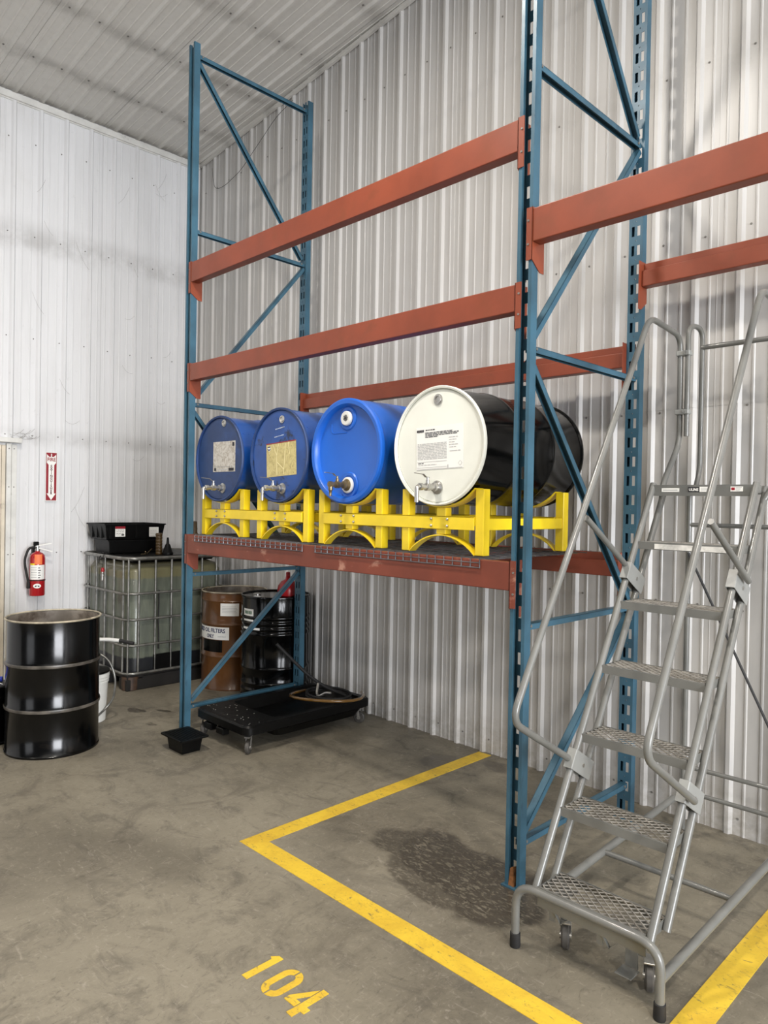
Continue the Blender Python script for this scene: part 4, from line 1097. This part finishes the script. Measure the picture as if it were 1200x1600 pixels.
b = MB(); b.tube([(wx+0.02, wy+0.02, 0.52), (wx+0.10, wy+0.11, 0.47), (wx+0.155, wy+0.15, 0.33), (wx+0.13, wy+0.145, 0.17), (wx+0.11, wy+0.10, 0.10), (wx+0.155, wy-0.02, 0.04), (wx+0.16, wy-0.10, 0.012)], 0.0085, 8, 0.12, 8); build('hose', b, CAGE, pu, smooth=60)

ax_, ay_ = -5.315, 1.535
pa_ = thing('black_pail', 'short black pail cut off by the left edge of the photo', 'pail', (ax_, ay_, 0))
T = Matrix.Translation((ax_, ay_, 0))
b = MB(); b.lathe([(0.148, 0.0), (0.152, 0.004), (0.152, 0.015), (0.147, 0.02), (0.147, 0.37), (0.153, 0.376), (0.153, 0.385), (0.14, 0.386)], 40, T); build('shell', b, BLACKG, pa_, smooth=40)
b = MB(); b.lathe([(0.139, 0.386), (0.139, 0.392), (0.001, 0.392)], 40, T); build('lid', b, GREYLID, pa_, smooth=40)
hb = thing('scraper_tool', 'blue-handled tool lying across the black pail lid', 'tool', (ax_, ay_, 0.393))
b = MB(); b.tube([(ax_-0.1, ay_-0.12, 0.412), (ax_+0.03, ay_+0.095, 0.418)], 0.018, 10); build('blue_handle', b, BLUEH, hb, smooth=50)
b = MB(); b.box((-0.04, -0.1, 0.394), (0.04, 0.1, 0.402), Matrix.Translation((ax_-0.03, ay_, 0)) @ Matrix.Rotation(-0.5, 4, 'Z')); build('blade', b, STEEL, hb)
w = MB(); w.tube([(ax_-0.02, ay_-0.05, 0.397), (ax_+0.06, ay_+0.02, 0.42), (ax_+0.10, ay_+0.075, 0.398)], 0.0035, 6, 0.05)
tag(build('white_string', w, WHITEP), 'thin white string curling over the black pail lid', 'string')

# ------------------------------------------------------------------ drain cart, hose, basket, wood block
cx0, cx1, cy0, cy1 = -4.540, -3.895, 2.665, 3.79
ct = thing('drain_cart', 'low black plastic drain cart on casters under the rack', 'cart', ((cx0+cx1)/2, (cy0+cy1)/2, 0))
ZT = 0.192
def ring(poly, z): return [(x, yy, z) for x, yy in poly]
outer = rrect(cx0, cy0, cx1, cy1, 0.06); n = len(outer)
mxc, myc = (cx0+cx1)/2, (cy0+cy1)/2
inn = rrect(cx0+0.055, cy0+0.27, cx1-0.055, cy1-0.055, 0.05)
innb = rrect(cx0+0.10, cy0+0.33, cx1-0.10, cy1-0.10, 0.05)
outb = rrect(cx0+0.035, cy0+0.035, cx1-0.035, cy1-0.035, 0.05)
v = ring(outb, 0.118)+ring(outer, 0.132)+ring(outer, ZT-0.012)+ring(rrect(cx0+0.012, cy0+0.012, cx1-0.012, cy1-0.012, 0.05), ZT)+ring(inn, ZT)+ring(innb, 0.095)
f = [tuple(range(n-1, -1, -1)), tuple(5*n+i for i in range(n))]
for i in range(5):
    for k in range(n): f.append((i*n+k, i*n+(k+1) % n, (i+1)*n+(k+1) % n, (i+1)*n+k))
b = MB(); b.add(v, f); build('tray', b, BLACKP, ct, smooth=35)
b = MB()
v = ring(rrect(cx0+0.08, cy0+0.25, cx1-0.03, cy1-0.05, 0.06), 0.117)+ring(rrect(cx0+0.10, cy0+0.28, cx1-0.05, cy1-0.09, 0.06), 0.066)
b.add(v, [tuple(range(n, 2*n))[::-1], tuple(range(n))]+[(k, n+k, n+(k+1) % n, (k+1) % n) for k in range(n)]); build('sump', b, BLACKP, ct, smooth=35)
for xx in (cx0+0.12, cx0+0.27):
    b = MB(); b.box((xx, cy0+0.004, 0.07), (xx+0.09, cy0+0.06, 0.117)); build('handle_lug', b, BLACKP, ct, bevel=0.006)
def caster(parent, x, yy, top, rw, ang_, tread=WHEEL, w=0.028, fork=STEEL):
    M = Matrix.Translation((x, yy, rw)) @ Matrix.Rotation(ang_, 4, 'Z')
    f_ = MB()
    for s in (-1, 1): f_.bar(M @ Vector((0, s*(w/2+0.0035), -0.012)), M @ Vector((-0.012, s*(w/2+0.0035), top-rw-0.006)), 0.003, 0.022, M.to_3x3() @ Vector((1, 0, 0)))
    f_.box((-0.03, -w/2-0.005, top-rw-0.007), (0.03, w/2+0.005, top-rw-0.0005), M)
    c = build('caster', f_, fork, parent, bevel=0.002)
    t_ = MB(); t_.lathe([(0.012, -w/2), (rw-0.006, -w/2), (rw, -w/2+0.006), (rw, w/2-0.006), (rw-0.006, w/2), (0.012, w/2)], 28, M @ Matrix.Rotation(PI/2, 4, 'X')); build('wheel', t_, tread, c, smooth=40)
    t_ = MB(); t_.lathe([(0.014, -w/2-0.007), (0.014, w/2+0.007)], 14, M @ Matrix.Rotation(PI/2, 4, 'X')); build('axle', t_, STEEL, c, smooth=40)
    return c
for x, yy, a in ((cx1-0.05, cy0+0.05, -0.95), (cx0+0.05, cy0+0.05, -1.0), (cx1-0.06, cy1-0.07, 0.5), (cx0+0.06, cy1-0.07, 1.2)): caster(ct, x, yy, 0.117, 0.043, a, DWHEEL, 0.028, SCREW)
dr = MB()
for k in range(26):
    x, yy = random.uniform(cx0+0.02, cx1-0.02), random.uniform(cy0+0.02, cy0+0.25)
    dr.lathe([(0.004, ZT), (0.0025, ZT+0.0012), (0.0, ZT+0.0014)], 6, Matrix.Translation((x, yy, 0)))
stuff(build('oil_beads', dr, STEEL, ct))
# hose: black wand from the drum down, amber loop on the cart
hz = thing('drain_hose', 'amber and black hose loop with a chrome nozzle lying on the drain cart', 'hose', (-4.1, 3.55, 0.19))
pts = []
for k in range(15):
    a = PI*0.75+2*PI*0.80*k/14
    pts.append((-4.08+0.29*math.cos(a), 3.50+0.26*math.sin(a), 0.21+0.02*math.sin(a*1.5)+0.04*(k/14)))
b = MB(); b.tube(pts, 0.011, 10); build('amber_loop', b, AMBER, hz, smooth=60)
b = MB(); b.tube([(-4.44, 3.30, 0.575), (-4.40, 3.36, 0.50), (-4.30, 3.50, 0.33), (-4.20, 3.60, 0.235), (-4.05, 3.66, 0.20), (-3.95, 3.62, 0.196)], 0.013, 10, 0.08); build('black_wand', b, RUBBER, hz, smooth=60)
b = MB()
for k in range(2):
    q = [(-4.13+0.19*math.cos(a), 3.56+0.15*math.sin(a), 0.20+0.018*k) for a in [2*PI*i/20 for i in range(20)]]
    b.tube(q, 0.009, 8, closed=True)
build('black_coil', b, RUBBER, hz, smooth=60)
b = MB(); b.tube([(-4.18, 3.50, 0.29), (-4.155, 3.465, 0.225), (-4.10, 3.44, 0.215), (-4.06, 3.47, 0.25), (-4.02, 3.49, 0.25)], 0.009, 10, 0.03); build('chrome_nozzle', b, STEEL, hz, smooth=60)

bq = thing('mesh_basket', 'small square black slatted tray on the floor by the left post', 'tray', (-4.305, 2.445, 0))
gx0, gx1, gy0, gy1 = -4.43, -4.16, 2.345, 2.555
b = MB(); b.add([(gx0+0.05, gy0+0.04, 0.001), (gx1-0.05, gy0+0.04, 0.001), (gx1-0.05, gy1-0.04, 0.001), (gx0+0.05, gy1-0.04, 0.001), (gx0+0.035, gy0+0.03, 0.0925), (gx1-0.035, gy0+0.03, 0.0925), (gx1-0.035, gy1-0.03, 0.0925), (gx0+0.035, gy1-0.03, 0.0925)], [(3, 2, 1, 0), (0, 1, 5, 4), (1, 2, 6, 5), (2, 3, 7, 6), (3, 0, 4, 7), (4, 5, 6, 7)]); build('tub', b, BLACKP, bq)
b = MB(); q1 = [(gx0+.008, gy0+.008), (gx1-.008, gy0+.008), (gx1-.008, gy1-.008), (gx0+.008, gy1-.008)]
for a, c in zip(q1, q1[1:]+q1[:1]): b.bar((a[0], a[1], 0.099), (c[0], c[1], 0.099), 0.016, 0.010)
build('rim', b, BLACKP, bq)
for k in range(13):
    b = MB(); xx = gx0+0.018+0.0184*k; b.box((xx, gy0+0.012, 0.0935), (xx+0.009, gy1-0.012, 0.105)); build('slat', b, BLACKP, bq)

wb_ = MB(); wb_.add([(-1.805, 2.606, 0.0065), (-1.777, 2.606, 0.0065), (-1.777, 2.642, 0.0065), (-1.805, 2.642, 0.0065), (-1.797, 2.608, 0.082), (-1.786, 2.608, 0.092), (-1.780, 2.640, 0.085), (-1.800, 2.640, 0.075)], [(3, 2, 1, 0), (4, 5, 6, 7), (0, 1, 5, 4), (1, 2, 6, 5), (2, 3, 7, 6), (3, 0, 4, 7)])
tag(build('wood_block', wb_, WOODB), 'splintered brown wood wedge stuck in the foot of the near rack post', 'wood block')

# ------------------------------------------------------------------ rolling ladder
KS = 0.953
def K(p): return Vector((p[0]*KS, p[1]*KS, CAMH+KS*(p[2]-CAMH)))
la = thing('rolling_ladder', 'grey tubular rolling ladder with grated steps and handrails', 'ladder', (-1.26, 2.9, 0))
rT = 0.0145
XLs, XRs = -1.5385*KS, (-1.5385+0.441)*KS
run, rise = 0.15897*KS, 0.2666*KS
ys1, zs1 = 2.42*KS, CAMH+KS*(0.1668-CAMH)
SD = 0.165
def rail_pt(x, z, off=0.0): return (x, ys1+0.012+off+(z-zs1)/rise*run, z)
xrl, xrr = XLs-0.012, XRs+0.012
zp = zs1+6*rise
for x in (xrl, xrr):
    b = MB(); b.tube([rail_pt(x, zs1-0.028), rail_pt(x, zp+0.01)], rT, 14); build('front_rail', b, LADDER, la, smooth=50)
    b = MB(); b.tube([rail_pt(x, zs1-0.03, SD-0.03), rail_pt(x, zp-0.03, SD-0.03)], rT, 14); build('rear_rail', b, LADDER, la, smooth=50)
def grating(x0, x1, y0, y1, z):
    mb = MB(); px = 0.036; py = 0.0145
    nr = int((y1-y0)/py); nc = int((x1-x0)/px)
    px = (x1-x0)/nc; py = (y1-y0)/nr; wv = 0.0030
    for jx in range(nr+1):
        yc = y0+jx*py
        for i in range(nc*2):
            xa, xb = x0+i*px/2, x0+(i+1)*px/2
            s = 1 if (i+jx) % 2 == 0 else -1
            a0_, a1_ = -s*py*0.46, s*py*0.46
            ya, yb = min(max(yc+a0_, y0), y1), min(max(yc+a1_, y0), y1)
            if abs(ya-yb) < 1e-4 and (ya in (y0, y1)): pass
            mb.add([(xa, ya-wv, z-0.0015), (xb, yb-wv, z-0.0015), (xb, yb+wv, z-0.0015), (xa, ya+wv, z-0.0015), (xa, ya-wv, z+0.003), (xb, yb-wv, z+0.003), (xb, yb+wv, z+0.0005), (xa, ya+wv, z+0.0005)],
                   [(4, 5, 6, 7), (0, 1, 5, 4), (2, 3, 7, 6), (3, 2, 1, 0)])
    return mb
proto = None
for i in range(7):
    y0, z = ys1+run*i, zs1+rise*i
    dep = SD if i < 6 else 3.60-y0
    x0, x1 = XLs+0.001, XRs-0.001
    fr = MB()
    if i == 6:
        fr.box((x0-0.012, y0, z-0.045), (x1+0.012, y0+0.003, z+0.004)); fr.box((x0-0.012, y0+0.003, z+0.0005), (x1+0.012, y0+0.012, z+0.004))
    else:
        fr.box((x0, y0, z-(0.068 if i == 0 else 0.030)), (x1, y0+0.0025, z+0.003)); fr.box((x0, y0+0.0025, z+0.0005), (x1, y0+0.010, z+0.003))
    fr.box((x0, y0+dep-0.003, z-0.03), (x1, y0+dep, z+0.003))
    fr.box((x0, y0+0.003, z-0.03), (x0+0.0025, y0+dep-0.003, z+0.003)); fr.box((x1-0.0025, y0+0.003, z-0.03), (x1, y0+dep-0.003, z+0.003))
    if i == 6:
        for q in (0.33, 0.66): fr.box((x0, y0+dep*q, z-0.03), (x1, y0+dep*q+0.003, z-0.004))
    st = build('platform' if i == 6 else 'step', fr, LADDER, la)
    if i in (0, 6):
        g = build('step_grating', grating(x0+0.003, x1-0.003, y0+0.008, y0+dep-0.004, z-0.0005), GRATE, st); stuff(g)
        if i == 0: proto = g
    else:
        g = proto.copy(); COL.objects.link(g); g.parent = st; g.location = (0, run*i, rise*i)
    if i == 6:
        M = frame_mat((x0, y0-0.0012, z), (1, 0, 0), (0, 0, 1))
        for qa, qb, qc, qd in ((0.035, -0.027, 0.115, -0.010), (0.205, -0.027, 0.255, -0.005), (0.335, -0.025, 0.385, -0.004)):
            plq = MB(); plq.box((qa, qb, 0), (qc, qd, 0.001), M); pq = build('white_sticker', plq, PAPER, st)
        ln = MB(); ln.box((0.042, -0.022, 0.001), (0.108, -0.016, 0.0014), M)
        for q in range(3): ln.box((0.21, -0.012-0.006*q, 0.001), (0.25-0.006*q, -0.009-0.006*q, 0.0014), M)
        for q in range(3): ln.box((0.355, -0.010-0.006*q, 0.001), (0.38-0.004*q, -0.007-0.006*q, 0.0014), M)
        build('sticker_print', ln, INKG, pq)
        fg = MB(); fg.box((0.338, -0.020, 0.001), (0.352, -0.008, 0.0014), M); build('sticker_flag', fg, SIGNRED, pq)
        bk2 = MB(); bk2.box((0.155, -0.027, 0), (0.203, -0.006, 0.001), M); pb_ = build('black_sticker', bk2, INK, st)
        text('ULINE', 0.0165, M @ Vector((0.159, -0.0225, 0.0014)), (1, 0, 0), (0, 0, 1), PAPER, pb_, depth=0.0003, bold=0.0004, width=0.040)
    if i == 5:
        pl_ = MB(); M = frame_mat((x0, y0-0.001, z), (1, 0, 0), (0, 0, 1)); pl_.box((0.075, -0.027, 0), (0.40, -0.004, 0.0008), M)
        build('anti_slip_strip', pl_, mat('worn_white_strip', '#d6d4ce', 0.5, var=0.1, scale=40, dirt='#8a867e', dirt_scale=30), st)
# step 1 under-bracing: notched plates hanging from the front lip
for k in range(2):
    x = XLs+0.05+0.19*k; y0 = ys1+0.004; b = MB()
    b.box((x, y0, zs1-0.102), (x+0.024, y0+0.003, zs1-0.060)); b.bar((x+0.024, y0+0.002, zs1-0.068), (x+0.05, y0+0.002, zs1-0.100), 0.003, 0.012, (0, 1, 0)); b.bar((x+0.048, y0+0.002, zs1-0.100), (x+0.08, y0+0.002, zs1-0.068), 0.003, 0.012, (0, 1, 0))
    build('step_truss', b, LADDER, la)
for x in (XLs+0.06, XRs-0.06):
    b = MB(); b.box((x-0.03, ys1+0.06, zs1-0.034), (x+0.03, ys1+0.14, zs1-0.031)); b.box((x-0.012, ys1+0.085, 0.109), (x+0.012, ys1+0.11, zs1-0.034)); build('caster_mount', b, LADDER, la)
for x in (XLs+0.065, XRs-0.03): caster(la, x, ys1+0.098, 0.108, 0.047, -1.1, DWHEEL, 0.03)
# front hoop with rubber feet
fl_, fr_ = (-1.537, 2.272), (-0.988, 2.290)
zt = 0.24
b = MB(); b.tube([(fl_[0], fl_[1], 0.045), (fl_[0], fl_[1], zt), (fr_[0], fr_[1], zt-0.006), (fr_[0], fr_[1], 0.045)], 0.0155, 14, 0.085, 8); build('front_hoop', b, LADDER, la, smooth=50)
for p in (fl_, fr_):
    b = MB(); b.lathe([(0.019, 0.0), (0.0205, 0.004), (0.0195, 0.052), (0.0165, 0.054)], 18, Matrix.Translation((p[0], p[1], 0))); build('rubber_foot', b, RUBBER, la, smooth=40)
# base side bars and cross bars
bl0, bl1 = (-1.528, 2.29, 0.115), (-1.503, 3.59, 0.205)
br0, br1 = (-0.997, 2.308, 0.115), (-0.952, 3.60, 0.205)
def lerp(p, q, t): return tuple(p[i]+(q[i]-p[i])*t for i in range(3))
for p, q in ((lerp(bl0, bl1, 0.22), bl1), (br0, br1)):
    b = MB(); b.tube([p, q], 0.0165, 14); build('base_bar', b, LADDER, la, smooth=50)
def lerp(p, q, t): return tuple(p[i]+(q[i]-p[i])*t for i in range(3))
b = MB(); b.tube([lerp(bl0, bl1, 0.47), lerp(br0, br1, 0.47)], 0.012, 12); build('base_cross_bar', b, LADDER, la, smooth=50)
yr = 3.62
for z in (0.372, 0.245):
    b = MB(); b.tube([(-1.467, yr, z), (-0.975, yr+0.005, z)], 0.011, 12); build('rear_cross_bar', b, LADDER, la, smooth=50)
for x in (-1.467, -0.985):
    b = MB(); b.tube([(x, yr, 0.03), (x, yr, zp-0.01)], 0.0135, 12); build('rear_leg', b, LADDER, la, smooth=50)
    b = MB(); b.lathe([(0.017, 0), (0.018, 0.004), (0.017, 0.04)], 14, Matrix.Translation((x, yr, 0))); build('rubber_foot', b, RUBBER, la, smooth=40)
b = MB(); b.tube([(-1.467, yr, 1.580), (-0.985, yr, 1.580)], 0.011, 12); build('rear_mid_bar', b, LADDER, la, smooth=50)
b = MB(); b.bar((-1.46, yr-0.02, 1.44), (-0.995, yr-0.02, 0.50), 0.006, 0.018, (0, 1, 0)); build('sway_brace', b, DARKROD, la)
# handrails (thin loops outside the stair rails)
hl = [(-1.56, 2.68, .604), (-1.56, 2.48, .718), (-1.56, 2.342, .815), (-1.56, 2.296, .916), (-1.56, 2.399, 1.086), (-1.56, 2.765, 1.678), (-1.56, 3.236, 2.422), (-1.56, 3.35, 2.575), (-1.56, 3.55, 2.57), (-1.56, 3.70, 2.50), (-1.56, 3.703, 2.0), (-1.56, 3.52, 1.785)]
def hand(pts, end, name='handrail'):
    b = MB(); b.tube([K(p) for p in pts]+[end], 0.0135, 14, 0.07, 6); return build(name, b, LADDER, la, smooth=50)
hand([hl[0], (-1.56, 2.255, .845), hl[4], hl[6], (-1.56, 3.33, 2.575), (-1.56, 3.69, 2.545), hl[10], hl[11]], (xrl, 3.325, 1.70))
xr_ = -1.045
hand([(xr_, 2.68, .584), (xr_, 2.262, .845), (xr_, 2.41, 1.10), (xr_, 3.17, 2.415), (xr_, 3.28, 2.60), (xr_, 3.69, 2.54), (xr_, 3.70, 2.0), (xr_, 3.52, 1.785)], (xrr, 3.325, 1.70))
for x in (-1.56, xr_):
    b = MB(); b.tube([K((x, 2.775, 1.612)), K((x, 3.20, 1.36))], 0.0125, 12); build('handrail_strut', b, LADDER, la, smooth=50)
# platform guard loops + top bar
for x, dx in ((-1.52, 0.02), (-1.085, -0.02)):
    b = MB(); b.tube([K((x, 3.69, 2.03)), K((x, 3.69, 2.60)), K((x+dx, 3.82, 2.60)), K((x+dx, 3.82, 1.86)), K((x+dx, 3.77, 1.765))], 0.0125, 12, 0.065, 6); build('guard_loop', b, LADDER, la, smooth=50)
b = MB(); b.tube([K((-1.50, 3.815, 2.50)), K((-1.105, 3.815, 2.50))], 0.0125, 12); build('guard_top_bar', b, LADDER, la, smooth=50)
for z in (2.155, 2.455):
    for sx, (xa, xb) in ((1, (-1.575, -1.505)), (-1, (-1.10, -1.03))):
        b = MB(); pA, pB = K((xa, 3.672, z)), K((xb, 3.672, z)); b.box((pA.x, pA.y-0.004, pA.z-0.012), (pB.x, pA.y+0.036, pA.z+0.012)); cl = build('clamp', b, BRK, la, bevel=0.003)
        b = MB(); b.lathe([(0.007, 0), (0.007, 0.006)], 6, Matrix.Translation((pB.x-0.02, pA.y-0.005, pA.z)) @ Matrix.Rotation(PI/2, 4, 'X')); build('clamp_bolt', b, STEEL, cl)
# brackets clasping each rail pair
for x, s in ((xrl, -1), (xrr, 1)):
    for z in (0.62, 1.345):
        c0 = Vector(rail_pt(x, z, (SD-0.03)/2)); d = Vector((0, run, rise)).normalized(); nrm = Vector((0, d.z, -d.y))
        M = Matrix((nrm, d, Vector((1, 0, 0)))).transposed().to_4x4(); M.translation = c0
        b = MB()
        for sd in (-0.0185, 0.0155): b.box((-0.082, -0.04, sd), (0.078, 0.04, sd+0.003), M)
        b.box((-0.085, -0.04, -0.0185), (-0.082, 0.04, 0.0185), M)
        br = build('rail_bracket', b, BRK, la, bevel=0.002)
        for sd in (-0.021, 0.0185):
            b = MB(); b.lathe([(0.008, sd), (0.008, sd+0.0025)], 8, M); build('bracket_bolt', b, STEEL, br)
# tilt pedal
b = MB(); px_, py_ = -1.135, 2.36
b.box((px_-0.024, py_+0.03, 0.055), (px_+0.024, py_+0.034, zs1-0.06)); b.bar((px_, py_+0.032, 0.053), (px_, py_-0.035, 0.053), 0.062, 0.004)
build('tilt_pedal', b, LADDER, la, bevel=0.002)

# ------------------------------------------------------------------ loose black cord in the roof corner
w = MB()
pts = [(-6.60, 5.10), (-6.55, 4.86), (-6.35, 4.84), (-6.05, 4.90), (-5.75, 5.05), (-5.45, 5.20), (-5.2, 5.25)]
w.tube([(x, wall_y(x)-0.035, z) for x, z in pts], 0.0022, 6, 0.1, 4)
tag(build('loose_cord', w, RUBBER), 'thin black cord sagging along the wall below the roof corner', 'cord')
